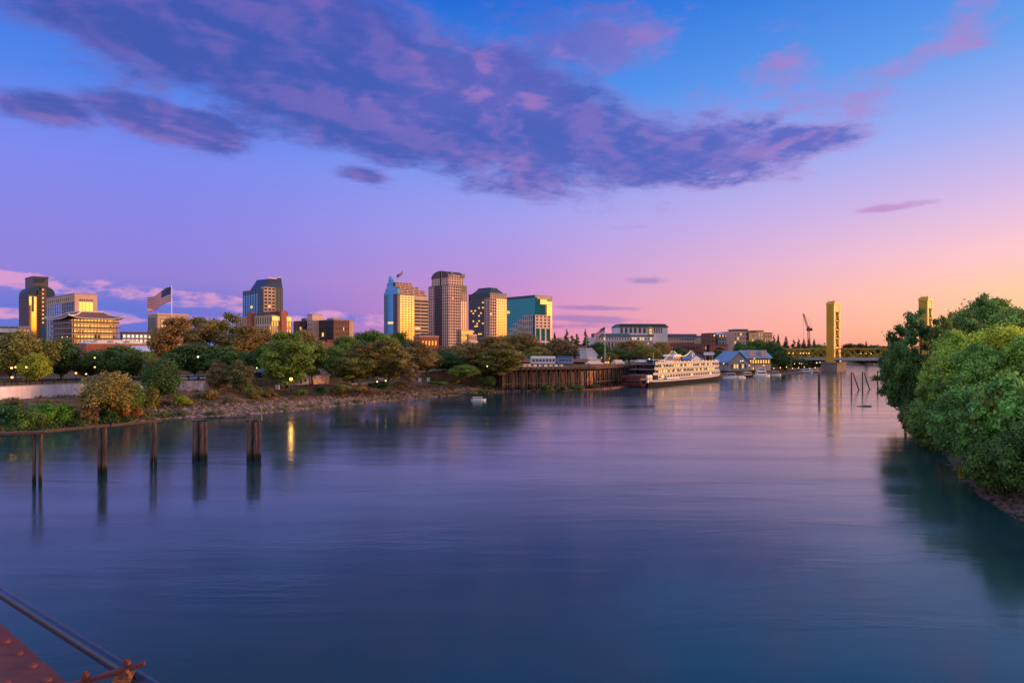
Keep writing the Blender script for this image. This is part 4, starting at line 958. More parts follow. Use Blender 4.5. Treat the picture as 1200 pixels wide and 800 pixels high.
for (px, Y, yt, wp, co, lab) in [(960,640,403,20,MG,'pale green rounded tree left of the bridge tower'),(975,660,407,24,DG,'dark tree hidden behind the bridge tower base'),(996,900,402,18,(.04,.035,.03),'dark far tree right of the bridge tower'),(1006,905,402,16,(.04,.035,.03),'second dark far tree right of the bridge tower'),
    (1025,900,404,22,DG,'far tree seen over the right truss'),(1042,880,404,26,DG,'far tree by the frame of the shaded airy tree'),(935,640,408,26,OL,'olive tree behind the bridge lamps'),(950,650,409,24,OL,'brownish tree behind the left truss'),(990,860,413,22,OL,'low tree at the far river bend'),(1012,840,414,24,OL,'low olive tree at the far river bend'),(1036,830,413,26,OL,'low far tree under the right end of the truss'),(1060,850,408,30,DG,'far tree hidden beyond the west bank foliage')]:
    T('broadleaf_tree','round1',px,Y,yt,wp,5,co,lab,'far trees behind the bridge')
# hedges of shrubs at the water on the left
for (px, Y, yt, wp, co, lab) in [(-4,121,476,44,TE,'dark teal shrub at the left frame edge, by the water'),(28,121,479,40,MG,'lush green waterside shrub above the left pile beam'),(58,125,474,44,(.05,.12,.02),'brightest green waterside shrub below the white wall'),(80,130,478,26,MG,'small green shrub between the bright shrub and the willow'),(12,131,472,30,OL,'olive shrub behind the waterside shrubs'),(104,131,480,26,(.09,.06,.05),'bare brown shrub under the willow'),(150,138,478,30,(.16,.07,.035),'rusty red shrub at the water under the green willow'),(125,133,482,22,DG,'dark shrub at the water under the willow')]:
    T('waterside_shrub','bush1' if wp > 28 else 'bush2',px,Y-2,yt-5,wp*1.15,.1,co,lab,'shrubs along the left waterline',cat='shrub')
# --- west bank
def near(kind, px, Y, yt, wp, zg, co, lab, cat='tree'):
    T('broadleaf_tree' if cat == 'tree' else 'waterside_bush', kind, px, Y, yt, wp, zg, co, lab, G3, cat=cat)
near('nearairy',1078,138,361,84,1.0,(.022,.05,.024),'dark airy tree leaning over the water, second bridge tower behind its top')
near('nearairy',1060,134,398,66,.3,(.022,.05,.024),'dark lower boughs hanging over the river below the airy tree')
near('nearairy',1076,131,418,64,.2,(.026,.05,.022),'dense dark boughs behind the ones hanging over the river')
near('near4',1086,126,430,58,.8,(.022,.045,.022),'dark bushy growth at the trunk of the airy tree')
near('near4',1054,129,398,40,4.5,DG,'twiggy dark bough tree that juts out toward the bridge truss')
near('near1',1160,126,347,112,4.5,(.045,.085,.03),'highest green tree at the back of the west bank')
near('near1',1128,120,361,66,4.5,(.04,.07,.028),'dark green tree shouldering the highest one on its left')
near('near2',1190,112,356,90,5,(.06,.10,.03),'tall green tree at the right frame edge')
near('near2',1172,98,376,84,4.5,YG,'yellow green crown in the sun at the middle of the west bank')
near('near1',1118,104,384,62,3,(.085,.125,.03),'light green tree right of the airy one')
near('near2',1105,94,412,64,2,(.09,.13,.03),'fresh green lower crown behind the dark river bough')
near('near1',1148,90,400,72,3,(.05,.095,.03),'mid green tree filling the middle of the west bank')
near('near1',1205,88,390,80,4,(.07,.12,.03),'green tree cut off by the right frame edge')
near('near3',1130,80,447,76,1.4,(.040,.085,.034),'bluish green bushy tree near the water')
near('near5',1190,68,436,96,2.5,(.052,.112,.040),'large leaved blue green bush tree with yellow leaf sprays')
near('near3',1165,73,470,70,1.2,(.03,.07,.025),'dark leafy bush below the large leaved one')
near('near4',1100,98,470,66,.3,(.045,.075,.025),'olive shrub overhanging the inlet','bush')
near('near4',1075,112,470,46,.2,(.035,.05,.022),'dull dark shrub at the water below the river bough','bush')
near('near4',1146,77,508,42,.4,(.03,.06,.02),'dark green shrub above the yellow tuft','bush')
near('near4',1172,65,508,70,.8,(.03,.055,.02),'dark shrub above the exposed bank roots','bush')
near('near3',1212,60,492,90,1.5,(.025,.05,.018),'dark bush at the lower right frame edge','bush')
near('near4',1152,70,535,40,.5,(.028,.07,.025),'low shrub trailing into the river','bush')
near('near1',1270,90,360,120,5,MG,'green tree mostly outside the right frame edge')
near('near3',1290,62,430,120,3,MG,'leafy bush just outside the lower right frame edge','bush')
for i, (px, Y, yt, wp, co, lab) in enumerate([(985,720,418,26,DG,'low dark bush at the far bank right of the bridge pier'),(1003,700,419,24,OL,'low olive bush at the far bank right of the bridge pier'),(1022,690,418,28,DG,'wide dark bush at the far bank under the right truss'),(1042,680,418,28,MG,'green bush at the far bank by the shaded west trees'),(970,560,417,26,DG,'dark bush on the shore behind the bridge pier'),
    (928,470,417,22,DG,'dark bush on the shore behind the landing lamps'),(942,478,418,24,(.05,.05,.03),'brown bush on the shore behind the blue covered boat'),(956,486,418,22,DG,'dark bush on the shore left of the bridge pier'),(916,452,418,20,OL,'olive bush at the landing beside the restaurant')]):
    T('shore_bush','bush%d' % (i % 3 + 1),px,Y,yt,wp*1.2,2,co,lab,'bushes on the shore by the bridge',cat='bush')
for i, (px, Y, wp, lab) in enumerate([(641,234,18,'leftmost green bush at the foot of the wharf piles'),(659,238,16,'green bush at the foot of the wharf below the dark blue rail car'),(676,243,20,'wide green bush at the foot of the wharf piles before the long awning'),(698,248,14,'small bush at the foot of the wharf piles under the long awning')]):
    T('wharf_bush','bush%d' % (i % 3 + 1),px,Y,450,wp,.3,OL if i % 2 else MG,lab,'bushes under the wharf',cat='bush')
for i, (px, Y, yt, wp, zg_, co, lab) in enumerate([(298,166,452,22,2.6,OL,'olive bush on the slope right of the slim olive grey tree'),(316,170,455,20,2.6,BR,'brown bush on the slope left of the sodium lamp tree'),(352,176,455,18,2.8,MG,'green bush on the slope below the marked white wall'),(376,180,452,22,3.0,DG,'dark bush on the slope beneath the yellow streaked tree'),
    (398,184,449,28,3.0,OL,'olive bush on the slope left of the three pale blocks'),(422,188,451,22,3.0,BR,'brown bush on the slope just above the pale blocks'),(447,193,446,30,3.4,DG,'dark bush on the slope under the wide brown olive tree'),(470,198,447,26,3.4,BR,'brown bush on the slope beside the purplish sapling'),
    (516,212,446,26,3.6,MG,'green bush on the clearing right of the utility boxes'),(532,214,444,20,4.0,OL,'olive bush on the clearing left of the small bright tree'),(214,152,462,22,1.6,YG,'yellowish bush on the bank right of the dark bank tree'),(246,160,455,20,3.0,BR,'brown bush between the pale wall and the rip-rap')]):
    T('slope_bush','bush%d' % (i % 3 + 1),px,Y,yt,wp,zg_,co,lab,'bushes on the bank slope',cat='bush')
near('nearairy',1150,124,343,70,4.5,(.035,.07,.025),'open crowned tree with ragged twigs on the bank skyline')
near('nearairy',1112,116,366,52,4,(.05,.06,.02),'thin reddish tipped tree between the airy one and the highest one')
near('nearairy',1098,92,430,60,1.5,(.05,.09,.03),'loose boughs drooping over the inlet')
near('nearairy',1168,72,452,80,1.2,(.04,.085,.03),'loose leafy boughs above the yellow grass tuft')
# yellow grass tuft
def tuft(name, loc, n, hgt, spread, colr, **k):
    rr = random.Random(9); b = MB()
    for i in range(n):
        a = rr.uniform(0, 6.28); r0 = rr.uniform(0, spread*.4); r1 = spread*rr.uniform(.5, 1.1); hh = hgt*rr.uniform(.6, 1.1); w_ = .05
        c0 = Vector((r0*math.cos(a), r0*math.sin(a), 0)); c1 = Vector((r1*.6*math.cos(a), r1*.6*math.sin(a), hh*.8)); c2 = Vector((r1*math.cos(a), r1*math.sin(a), hh*.85)); s_ = Vector((-math.sin(a), math.cos(a), 0))*w_
        b.add([c0-s_, c0+s_, c1+s_*.8, c1-s_*.8, c2], [(0,1,2,3),(3,2,4)])
    o = b.build(name, M['tuft']); o.location = loc; return tag(o, **k)
M['tuft'] = mat('yellow_green_blades', (.22,.27,.03), .6, var=.25, vs=3)
p = P(1128, 560, 75.2); p.z = -.05
tuft('grass_tuft', p, 260, 1.5, 1.1, None, label='bright yellow green grass tuft at the water edge of the west bank', cat='grass tuft')

# ------------------------------------------------------------------ distant woodland that reads as one mass
g = np.random.default_rng(5); cen = []; rad = []
for i in range(420):
    px = g.uniform(-60, 1260); Y = g.uniform(900, 1500); z = g.uniform(7, 15) + (3 if px > 900 else 0)
    cen.append((PX(px, Y), Y, z)); rad.append(g.uniform(6, 11))
me = leaves_mesh('woodland', cen, rad, 40000, 3.0, 77); o = bpy.data.objects.new('distant_woodland', me); COL.objects.link(o); o.color = (.045, .05, .03, 1)
tag(o, 'far flat woodland along the horizon behind the city', 'woodland', kind='stuff')
# ------------------------------------------------------------------ bank furniture
def run_pts(px0, px1, d, step=3.0):
    """points of the bank line offset d inland between two photo columns"""
    n = max(2, int(abs(px1-px0)/6)); return [lb_point(px0 + (px1-px0)*i/n, d)[0] for i in range(n+1)]
def ribbon(mb, pts, z0, z1, th, m=0):
    for i in range(len(pts)-1):
        a, c = pts[i], pts[i+1]; t = (c-a).normalized(); n = Vector((-t.y, t.x))*th
        q = [a, c, c+n, a+n]
        mb.add([(p.x, p.y, z0) for p in q] + [(p.x, p.y, z1) for p in q], [(0,3,2,1),(4,5,6,7),(0,1,5,4),(1,2,6,5),(2,3,7,6),(3,0,4,7)], m)
M['wallpaint'] = mat('stained_white_wall', (.68,.58,.62), .8, var=.30, vs=.6, streak=True)
M['wallpaint2'] = mat('mottled_pink_wall', (.55,.38,.36), .85, var=.45, vs=.9)
def wall(name, px0, px1, z0, z1, m, lab, d=26.3, cap=True):
    d = 25.6 if d > 24 else d; z0 -= .6; z1 = max(z1, 6.55) if z1 > 6 else z1
    pts = run_pts(px0, px1, d); b_ = MB(); ribbon(b_, pts, z0, z1, .5); o = b_.build(name, M[m])
    tag(o, label=lab, cat='wall')
    if cap:
        c_ = MB(); ribbon(c_, [p + Vector((.02,-.05)) for p in pts], z1+.003, z1+.16, .6); c_.build('coping', M['grey_conc'], o)
    return o
wall('retaining_wall', -20, 108, 3.9, 6.75, 'wallpaint', 'long stained white retaining wall below the broad olive tree')
wall('retaining_wall', 146, 178, 3.9, 6.5, 'wallpaint', 'short pale wall piece between the willow and the dark bank tree', d=26.5)
wall('retaining_wall', 206, 283, 3.6, 6.3, 'wallpaint2', 'mottled pinkish wall behind the two slim trees')
wall('retaining_wall', 331, 362, 3.9, 6.4, 'wallpaint', 'white wall with dark painted letter-like marks under the sodium lamp')
wall('retaining_wall', 364, 386, 4.0, 6.6, 'wallpaint2', 'weathered wall end with a slanted top right of the yellow streaked tree')
wall('retaining_wall', 441, 462, 4.0, 5.4, 'wallpaint2', 'low broken wall among the rip-rap row trees')
wall('retaining_wall', 545, 584, 4.0, 7.0, 'wallpaint', 'lavender wall beside the bright green clearing tree', d=23)
mk_ = [lb_point(px, 25.45)[0] for px in (335, 339, 343, 348, 352, 357)]
for k_, p_ in enumerate(mk_):
    b_ = MB(); ribbon(b_, [p_, p_+Vector((.35,.20))], 5.1 if k_ % 2 else 4.7, 5.9, .04); tag(b_.build('painted_mark', M['black']), kind='structure') if False else b_.build('painted_mark', M['black'], [o for o in COL.objects if o.get('label', '').startswith('white wall with dark painted')][0])
def fence(px0, px1, d, z, lab, hgt=1.1, step=2.4):
    pts = run_pts(px0, px1, d); L = [0]
    for i in range(1, len(pts)): L.append(L[-1] + (pts[i]-pts[i-1]).length)
    root = empty('railing_fence', (pts[0].x, pts[0].y, z), label=lab, cat='fence'); o3 = Vector((pts[0].x, pts[0].y, 0))
    r_ = MB()
    for hh in (.35, .7, hgt): r_.tube([Vector((p.x, p.y, hh)) - o3 for p in pts], .035, 4)
    r_.build('rail', M['black'], root); pm = MB().box(-.05,.05,-.05,.05,0,hgt+.05).mesh('post', M['black'])
    s_ = 0; n = 0
    while s_ < L[-1] and n < 95:
        k = max(j for j in range(len(L)) if L[j] <= s_); k = min(k, len(pts)-2); f = (s_-L[k])/(L[k+1]-L[k]); p = pts[k].lerp(pts[k+1], f)
        o = bpy.data.objects.new('post', pm); link(o, root); o.location = (p.x-pts[0].x, p.y-pts[0].y, 0); s_ += step; n += 1
fence(-10, 180, 28.5, 6.4, 'dark railing along the top of the white retaining wall')
fence(196, 330, 28.5, 6.3, 'dark railing along the car park edge above the pinkish wall')
fence(400, 560, 30, 6.4, 'dark railing behind the rip-rap row trees')
for px, d, lab in [(492,20,'small white utility box on the bank, left of a pair'),(502,19,'wider white utility box of the pair on the bank'),(325,21,'white block lying at the foot of the bright green tree')]:
    p, n_, t_ = lb_point(px, d); b_ = MB().box(-.5,.5,-.3,.3,-.4,.9); b_.box(-.55,.55,-.35,.35,.9,.98); o = b_.build('utility_box', M['white']); o.location = (p.x, p.y, 3.9); tag(o, lab, 'utility box')
for k, px in enumerate((414, 426, 437)):
    p, n_, t_ = lb_point(px, 20); b_ = MB().prof([(-1.3,-.3),(1.3,-.3),(1.25,.5),(-1.2,.42)], -.4, .4); o = b_.build('concrete_block', M['tan_conc']); o.location = (p.x, p.y, 3.8); o.rotation_euler = (0,0,math.atan2(t_.y, t_.x)+.1*k)
    tag(o, ['first of three pale blocks in a row on the bank','middle one of three pale blocks on the bank','last of three pale blocks, toward the promenade'][k], 'concrete block', 'pale blocks on the bank')

# rip-rap
rr = random.Random(12); rk = MB()
def rock(mb, c, r):
    vs = []; a0 = rr.uniform(0, 6.28)
    for z, k in ((-.35, .8), (.25, 1.0)):
        for i in range(5):
            a = a0 + i*1.257 + rr.uniform(-.25,.25); q = r*k*rr.uniform(.75,1.2); vs.append((c[0]+q*math.cos(a), c[1]+q*math.sin(a), c[2]+r*z*rr.uniform(.7,1.3)))
    vs.append((c[0]+rr.uniform(-.2,.2)*r, c[1]+rr.uniform(-.2,.2)*r, c[2]+r*.7))
    mb.add(vs, [(i,(i+1)%5,5+(i+1)%5,5+i) for i in range(5)] + [(5+i,5+(i+1)%5,10) for i in range(5)])
def prof_z(d, pr):
    for (a, za), (c, zc) in zip(pr, pr[1:]):
        if a <= d <= c: return za + (zc-za)*(d-a)/(c-a)
    return pr[-1][1]
for i in range(4200):
    px = rr.uniform(150, 590); d = abs(rr.gauss(1.5, 3.0)) - .8
    if px < 215 and rr.random() < .6: continue
    p, n_, t_ = lb_point(px, d); k = PROM(p.x, p.y)
    z = prof_z(d, PA)*(1-k) + prof_z(d, PB)*k
    rock(rk, (p.x, p.y, z+.1), rr.uniform(.22, .62)*(1 if rr.random() < .93 else 1.7))
M['rock'] = mat('riprap_stone', (.21,.135,.105), .9, var=.5, vs=.9)
tag(rk.build('riprap_rubble', M['rock']), 'loose grey pink stones covering the lower bank', 'rip-rap', kind='stuff')
rk = MB()
for i in range(900):
    px = rr.uniform(590, 770); d = rr.uniform(-.6, 5); p, n_, t_ = lb_point(px, d); rock(rk, (p.x, p.y, prof_z(d, PB)+.1), rr.uniform(.2, .6))
tag(rk.build('wharf_rubble', M['rock']), 'dark stones under the wharf piles', 'rubble', kind='stuff')
rk = MB()
RBv = [Vector(q) for q in RBK]
for i in range(500):
    f = rr.uniform(0, 1); a, c = (RBv[2], RBv[3]) if f < .45 else (RBv[3], RBv[4]) if f < .75 else (RBv[1], RBv[2]); q = rr.random(); q = .55+.45*q if a is RBv[1] else q
    p = a.lerp(c, q); t_ = (c-a).normalized(); n_ = Vector((t_.y, -t_.x)); d = rr.uniform(-.5, 3.2); p = p + n_*d
    rock(rk, (p.x, p.y, prof_z(d, PR)+.05), rr.uniform(.15, .5))
tag(rk.build('west_bank_rubble', mat('dark_stone', (.09,.06,.05), .95, var=.5, vs=1.2)), 'pinkish stones and exposed roots at the foot of the west bank', 'rubble', kind='stuff')  # stone colour darker than the rip-rap
# dry grass and weeds on the slope
gg = np.random.default_rng(8); cen = []; rad = []
for i in range(800):
    px = gg.uniform(-15, 585); d = gg.uniform(1, 26); p, n_, t_ = lb_point(float(px), float(d)); k = PROM(p.x, p.y); z = prof_z(d, PA)*(1-k)+prof_z(min(d, 10), PB)*k
    cen.append((p.x, p.y, z+.1)); rad.append(gg.uniform(.5, 1.5))
me = leaves_mesh('weeds', cen, rad, 42000, .32, 5, .3, .4); o = bpy.data.objects.new('bank_weeds', me); COL.objects.link(o); o.color = (.16, .10, .05, 1)
tag(o, 'dry reddish weeds and grass on the bank slope', 'weeds', kind='stuff')
cen = []; rad = []
for i in range(260):
    px = gg.uniform(-30, 215) if i < 150 else gg.uniform(215, 590); p, n_, t_ = lb_point(float(max(px, -15)), float(gg.uniform(-.4, 2.5 if i > 150 else 5)))
    cen.append((p.x, p.y, .6)); rad.append(gg.uniform(.6, 1.6 if i < 150 else .9))
me = leaves_mesh('reeds', cen, rad, 26000, .32, 6, .1, .6); o = bpy.data.objects.new('waterline_vegetation', me); COL.objects.link(o); o.color = (.07, .11, .03, 1)
tag(o, 'low green growth along the waterline', 'vegetation', kind='stuff')

# ------------------------------------------------------------------ street lamps
def lamp(px, py, Y, zg, lab, gm='globe', r=.22, group=None, cat='street lamp'):
    z = PZ(py, Y); root = empty('street_lamp', (PX(px, Y), Y, zg), label=lab, cat=cat, group=group)
    H = z - zg; b_ = MB(); b_.tube([(0,0,0),(0,0,.4),(0,0,H-r)], [.12,.07,.05], 6); b_.tube([(0,0,H-r-.1),(0,0,H-r)], [.05,.16], 6); b_.build('pole', M['black'], root)
    MB().ball((0,0,H), r, 8).build('globe', M[gm], root, smooth=True); MB().tube([(0,0,H+r*.8),(0,0,H+r*1.15)], [r*.7,.03], 6).build('cap', M['black'], root)
LG = 'globe lamps along the east bank'
for px, py, Y, lab in [(13.5,431,156,'leftmost globe lamp under the broad olive tree'),(18.5,430,158,'globe lamp paired close to the leftmost one'),(31,430,156,'brightest upper globe lamp under the broad olive tree'),(14,442,152,'low globe lamp near the brick depot'),
    (89,437,172,'orange globe lamp glowing under the low brown tree'),(101,438,174,'faint globe lamp right of the orange one'),(111,419,170,'upper yellow globe of the brick hall corner'),(111,430,166,'lower yellow globe of the brick hall corner'),
    (301,431,178,'globe lamp over the blue canopies'),(313,432,186,'pale globe lamp right of the blue canopies'),(571,429,205,'white globe lamp before the wharf entrance trees'),(442,447,186,'dim globe lamp among the rip-rap row trees'),(452,446,188,'second dim globe lamp among the rip-rap row trees')]:
    lamp(px, py, Y, zt_, lab, 'globe_w' if px in (101,313,571,442,452) else 'globe', .20 if px > 100 else .26, LG)
lamp(232, 418, 168, 4.4, 'tall white lamp inside the wide dark green tree crown', 'globe_w', .24, LG)
lamp(294, 434, 176, 5.5, 'orange globe lamp at the trunk of the slim olive grey tree', 'sodium', .2, LG)
lamp(341, 444, 168, 3.9, 'brilliant orange sodium lamp whose light streaks down the river', 'sodium', .42)
ll = bpy.data.lights.new('sodium_light', 'POINT'); ll.energy = 220; ll.color = (1,.5,.12); ll.shadow_soft_size = .45
lo_ = bpy.data.objects.new('sodium_light', ll); COL.objects.link(lo_); pz = P(341,444,167.4); lo_.location = pz

# ------------------------------------------------------------------ parked cars
def car(paint):
    root = empty('parked_car', (0,0,0)); b_ = MB()
    b_.prof([(-2.2,.35),(2.2,.35),(2.25,.75),(1.2,.92),(-1.9,.95),(-2.25,.8)], -.88, .88); b_.build('body', paint, root)
    MB().prof([(-1.75,.93),(1.1,.90),(.45,1.42),(-1.15,1.45)], -.78, .78).build('cabin', M['glass_arch'], root); MB().prof([(-1.1,1.44),(.42,1.41),(.35,1.47),(-1.0,1.5)], -.74, .74).build('roof', paint, root)
    wm = MB().prof([(.33*math.cos(a*math.pi/6), .33*math.sin(a*math.pi/6)) for a in range(12)], -.1, .1).mesh('wheel', M['black'])
    for x in (-1.35, 1.35):
        for y in (-.84, .84): o = bpy.data.objects.new('wheel', wm); link(o, root); o.location = (x, y, .33)
    hl = MB().box(2.2,2.27,-.12,.12,.62,.74).mesh('headlight', M['white'])
    for y in (-.65, .65): o = bpy.data.objects.new('headlight', hl); link(o, root); o.location = (0, y, 0)
    return root
cols = [((.45,.35,.05),'mustard yellow'),((.30,.36,.42),'pale blue grey'),((.25,.03,.03),'dark red'),((.5,.5,.52),'silver white'),((.04,.10,.10),'dark teal'),((.30,.42,.46),'light cyan'),((.03,.03,.04),'black')]
for i, (cc, cn) in enumerate(cols):
    px = [212, 221, 230, 237, 245, 253, 300][i]
    r_ = car(mat('car_paint_' + cn.replace(' ', '_'), cc, .3, var=.03, spec=.6)); p, n_, t_ = lb_point(px, 33 + (i % 3)); r_.location = (p.x, p.y, 6.35); r_.rotation_euler = (0,0,math.atan2(n_.y, n_.x) + [.1,.3,-.1,.15,0,.2,1.2][i])
    tag(r_, cn + [' car parked nearest the dark bank tree',' car second in the parked row behind the railing',' car in the middle of the parked row behind the railing',' car beside the dark red one in the parked row',' car parked right of the silver white one',' car at the right end of the parked row',' car parked beside the blue canopies'][i], 'car', 'cars parked behind the railing')
for k, (px, lab) in enumerate([(308,'left blue canopy tent behind the bank path'),(316,'middle blue canopy tent behind the bank path'),(324,'right blue canopy tent under the bright green tree')]):
    p, n_, t_ = lb_point(px, 32); r_ = empty('canopy_tent', (p.x, p.y, 6.35), math.atan2(t_.y, t_.x), label=lab, cat='canopy', group='blue canopy tents')
    MB().prism([(-1.5,-1.5),(1.5,-1.5),(1.5,1.5),(-1.5,1.5)], 2.1, 3.0, top=[(-.15,-.15),(.15,-.15),(.15,.15),(-.15,.15)]).build('canopy', mat('teal_canvas', (.03,.16,.22), .7), r_)
    for x in (-1.4,1.4):
        for y in (-1.4,1.4): MB().tube([(x,y,0),(x,y,2.1)], .05, 5).build('leg', M['steel'], r_)

# ------------------------------------------------------------------ wharf
M['wharf_pile'] = mat('dark_wharf_pile', (.03,.02,.017), .9, var=.35, vs=2.5, streak=True)
zd = 8.15
root = empty('timber_wharf', (0, 0, 0), label='long timber promenade on closely spaced brown piles beside the river', cat='wharf')
fr_ = run_pts(588, 772, .6); 
pts = [fr_[0]]
for q in fr_[1:]:
    while (q - pts[-1]).length > 2.0: pts.append(pts[-1] + (q-pts[-1]).normalized()*2.0)
dk = MB(); ribbon(dk, fr_, zd-.28, zd, 12.5); dk.build('deck', M['wood'], root)
fb = MB(); ribbon(fb, [p+Vector((.04,-.06)) for p in fr_], zd-.75, zd-.30, .35); fb.build('cap_beam', M['wood'], root)
rl = MB()
for hh in (.3, .65, 1.05): ribbon(rl, fr_, zd+hh, zd+hh+.09, .08)
rl.build('rail', M['wood_lt'], root)
pn = MB(); 
for a, c in zip(fr_[2:12:1], fr_[3:13:1]): m_ = a.lerp(c, .7); ribbon(pn, [a.lerp(c,.1), m_], zd+.36, zd+1.0, .05)
pn.build('pale_rail_banner', M['white'], root)
pm = MB().tube([(0,0,-1.5),(0,0,zd-.3)], [.30,.24], 7).mesh('pile', M['wharf_pile'], True); pst = MB().box(-.06,.06,-.06,.06,zd,zd+1.1).mesh('post', M['wood'])
for i, p in enumerate(pts[:62]):
    o = bpy.data.objects.new('pile', pm); link(o, root); o.location = (p.x, p.y, 0); o.rotation_euler = (rr.uniform(-.012,.012), rr.uniform(-.012,.012), i)
    if i % 2 == 0: o = bpy.data.objects.new('post', pst); link(o, root); o.location = (p.x, p.y, 0)
for i, p in enumerate(pts[:62:2]):
    n_ = Vector((-.55, .83)); o = bpy.data.objects.new('pile', pm); link(o, root); o.location = (p.x+n_.x*1.6, p.y+n_.y*1.6, 0)
bm_ = MB().tube([(0,0,.8),(0,0,1)], .1, 5)
for i in range(4, min(len(pts)-2, 30), 1):
    if i < 26:
        a = pts[i]; c = pts[i+1]; MB().tube([(a.x,a.y-.25,1.4),(c.x,c.y-.25,zd-1.0)], .09, 5).build('brace', M['wood'], root)
wl = MB(); ribbon(wl, [p+Vector((0,-.3)) for p in fr_], 2.6, 2.9, .2); wl.build('waler', M['wood'], root)
# sheet wall behind
sw = MB(); ribbon(sw, run_pts(589, 772, 5.0), .9, zd-1.6, .2); tag(sw.build('bulkhead', mat('tan_sheet_bulkhead', (.48,.26,.17), .85, var=.35, vs=.8, streak=True)), 'tan timber bulkhead behind the wharf piles', 'bulkhead')
# awnings, rail cars, pavilion roof on the wharf
def awn(px0, px1, y0, y1, Y, lab, m):
    W2 = (px1-px0)/800*Y; x = PX((px0+px1)/2, Y); r_ = empty('awning_stall', (x, Y, zd), R(28), label=lab, cat='stall', group='canvas awning stalls on the wharf')
    zb = PZ(y1, Y)-zd; zt2 = PZ(y0, Y)-zd; w2 = W2/2*.95
    MB().prism([(-w2,-2),(w2,-2),(w2,2),(-w2,2)], zb, zt2, top=[(-w2*.75,-.2),(w2*.75,-.2),(w2*.75,.4),(-w2*.75,.4)]).build('canopy', M[m], r_)
    for x_ in (-w2+.1, w2-.1):
        for y_ in (-1.9,1.9): MB().box(x_-.06,x_+.06,y_-.06,y_+.06,0,zb).build('leg', M['wood'], r_)
    MB().box(-w2*.7,w2*.7,-1.2,1.4,0,1.05).build('counter', M['brick'], r_)
M['canvas'] = mat('tan_canvas', (.50,.30,.17), .8, var=.1); M['canvas_w'] = mat('pinkish_canvas', (.60,.44,.38), .8, var=.1)
awn(607,624,426,429.5,238,'orange tan awning at the left end of the wharf','canvas'); awn(686,707,422.5,426.5,262,'long tan awning left of the two small tents','canvas_w')
awn(717,731,421.5,426,272,'tan peaked tent between the long awning and the last tent','canvas_w'); awn(745,757,421,424.5,285,'small pinkish tent nearest the steamer','canvas_w')
for k, (px, Y) in enumerate([(712,268),(709,268)]):
    r_ = empty('ticket_kiosk', (PX(px,Y), Y, zd), R(20), label=['narrow orange kiosk right of the flagpole foot','narrow dark orange kiosk at the flagpole foot'][k], cat='kiosk')
    MB().box(-.6,.6,-.6,.6,0,2.1).build('body', M['brick'], r_); MB().prism([(-.75,-.75),(.75,-.75),(.75,.75),(-.75,.75)], 2.1, 2.6, top=[(-.1,-.1),(.1,-.1),(.1,.1),(-.1,.1)]).build('roof', M['roof_brown'], r_); MB().box(-.35,.35,-.66,-.6,1.0,1.7).build('window', M['lit'], r_)
def railcar(px0, px1, Y, lab, m, roofm, ang):
    L2 = (px1-px0)/800*Y/2/math.cos(R(ang)); r_ = empty('rail_car', (PX((px0+px1)/2, Y), Y, zd), R(ang), label=lab, cat='rail car', group='rail cars standing behind the wharf')
    MB().box(-L2,L2,-1.4,1.4,.9,3.1).build('body', M[m], r_); arc = [(1.5*math.cos(math.pi*k/8), 3.1+.7*math.sin(math.pi*k/8)) for k in range(9)]
    MB().prof(arc, -L2-.1, L2+.1, axis='x').build('roof', M[roofm], r_)
    n = int(L2*2/1.3)
    wm = MB().box(-.4,.4,-1.46,-1.38,1.9,2.6).mesh('window', M['glass_arch'])
    for i in range(n): o = bpy.data.objects.new('window', wm); link(o, r_); o.location = (-L2+.8+i*1.3, 0, 0)
    for x in (-L2*.7, L2*.7): MB().box(x-1,x+1,-1.2,1.2,.1,.9).build('bogie', M['black'], r_)
railcar(622,650,262,'silver passenger rail car beside the orange tan awning','white_conc','roof_metal',10)
railcar(653,671,268,'dark blue rail car right of the silver one','roof_blue','roof_dark',12)
b = Bld('market_pavilion', 'long low pavilion with a brown tile roof behind the rail cars', 'pavilion', 596, 600, 692, 276, zg=8.1, th=10)
h = b.h; b.mb('roof', 'roof_brown').prof([(-1,h(424.5)),(9,h(424.5)),(9,h(424)),(4,h(420.5)),(-1,h(424))], 0, b.W, axis='x')
for i in range(12): b.mb('column', 'wood').box(i*(b.W-.3)/11, i*(b.W-.3)/11+.25, .2, .45, 0, h(424.4))
b.box('back_wall', 'brick_dk', 0, b.W, 8, 8.4, 0, h(424.5)); b.done()
# floating boom with its short posts
fp = run_pts(628, 774, -3.0); b_ = MB(); ribbon(b_, fp, -.15, .45, 1.0); o = b_.build('floating_dock', mat('reddish_float_timber', (.20,.075,.05), .85, var=.3)); tag(o, 'long thin reddish floating dock in front of the wharf piles', 'floating dock')
M['wetwood'] = mat('wet_dark_timber', (.035,.025,.022), .6, var=.3, vs=2, streak=True)
for i, px in enumerate((633, 643, 664, 675, 697, 716, 725, 744, 761)):
    p, n_, t_ = lb_point(px, -2.2 - (i % 2)*1.6); hh = [1.2,1.0,1.6,1.3,4.5,2.0,5.2,6.0,8.5][i]
    o = MB().tube([(0,0,-1),(0,0,hh)], [.2,.15], 6).build('mooring_pile', M['wetwood']); o.location = (p.x, p.y, 0)
    tag(o, ['stubby pile at the left end of the floating dock','stubby pile second along the floating dock','short pile left of the floating dock middle','short pile in the middle of the floating dock','taller pile in front of the wharf, under the long awning','short pile under the middle tent','tall pile left of the steamer stern','tall pile close to the steamer stern','tallest pale pile standing before the steamer stern'][i], 'pile', 'mooring piles along the floating dock')

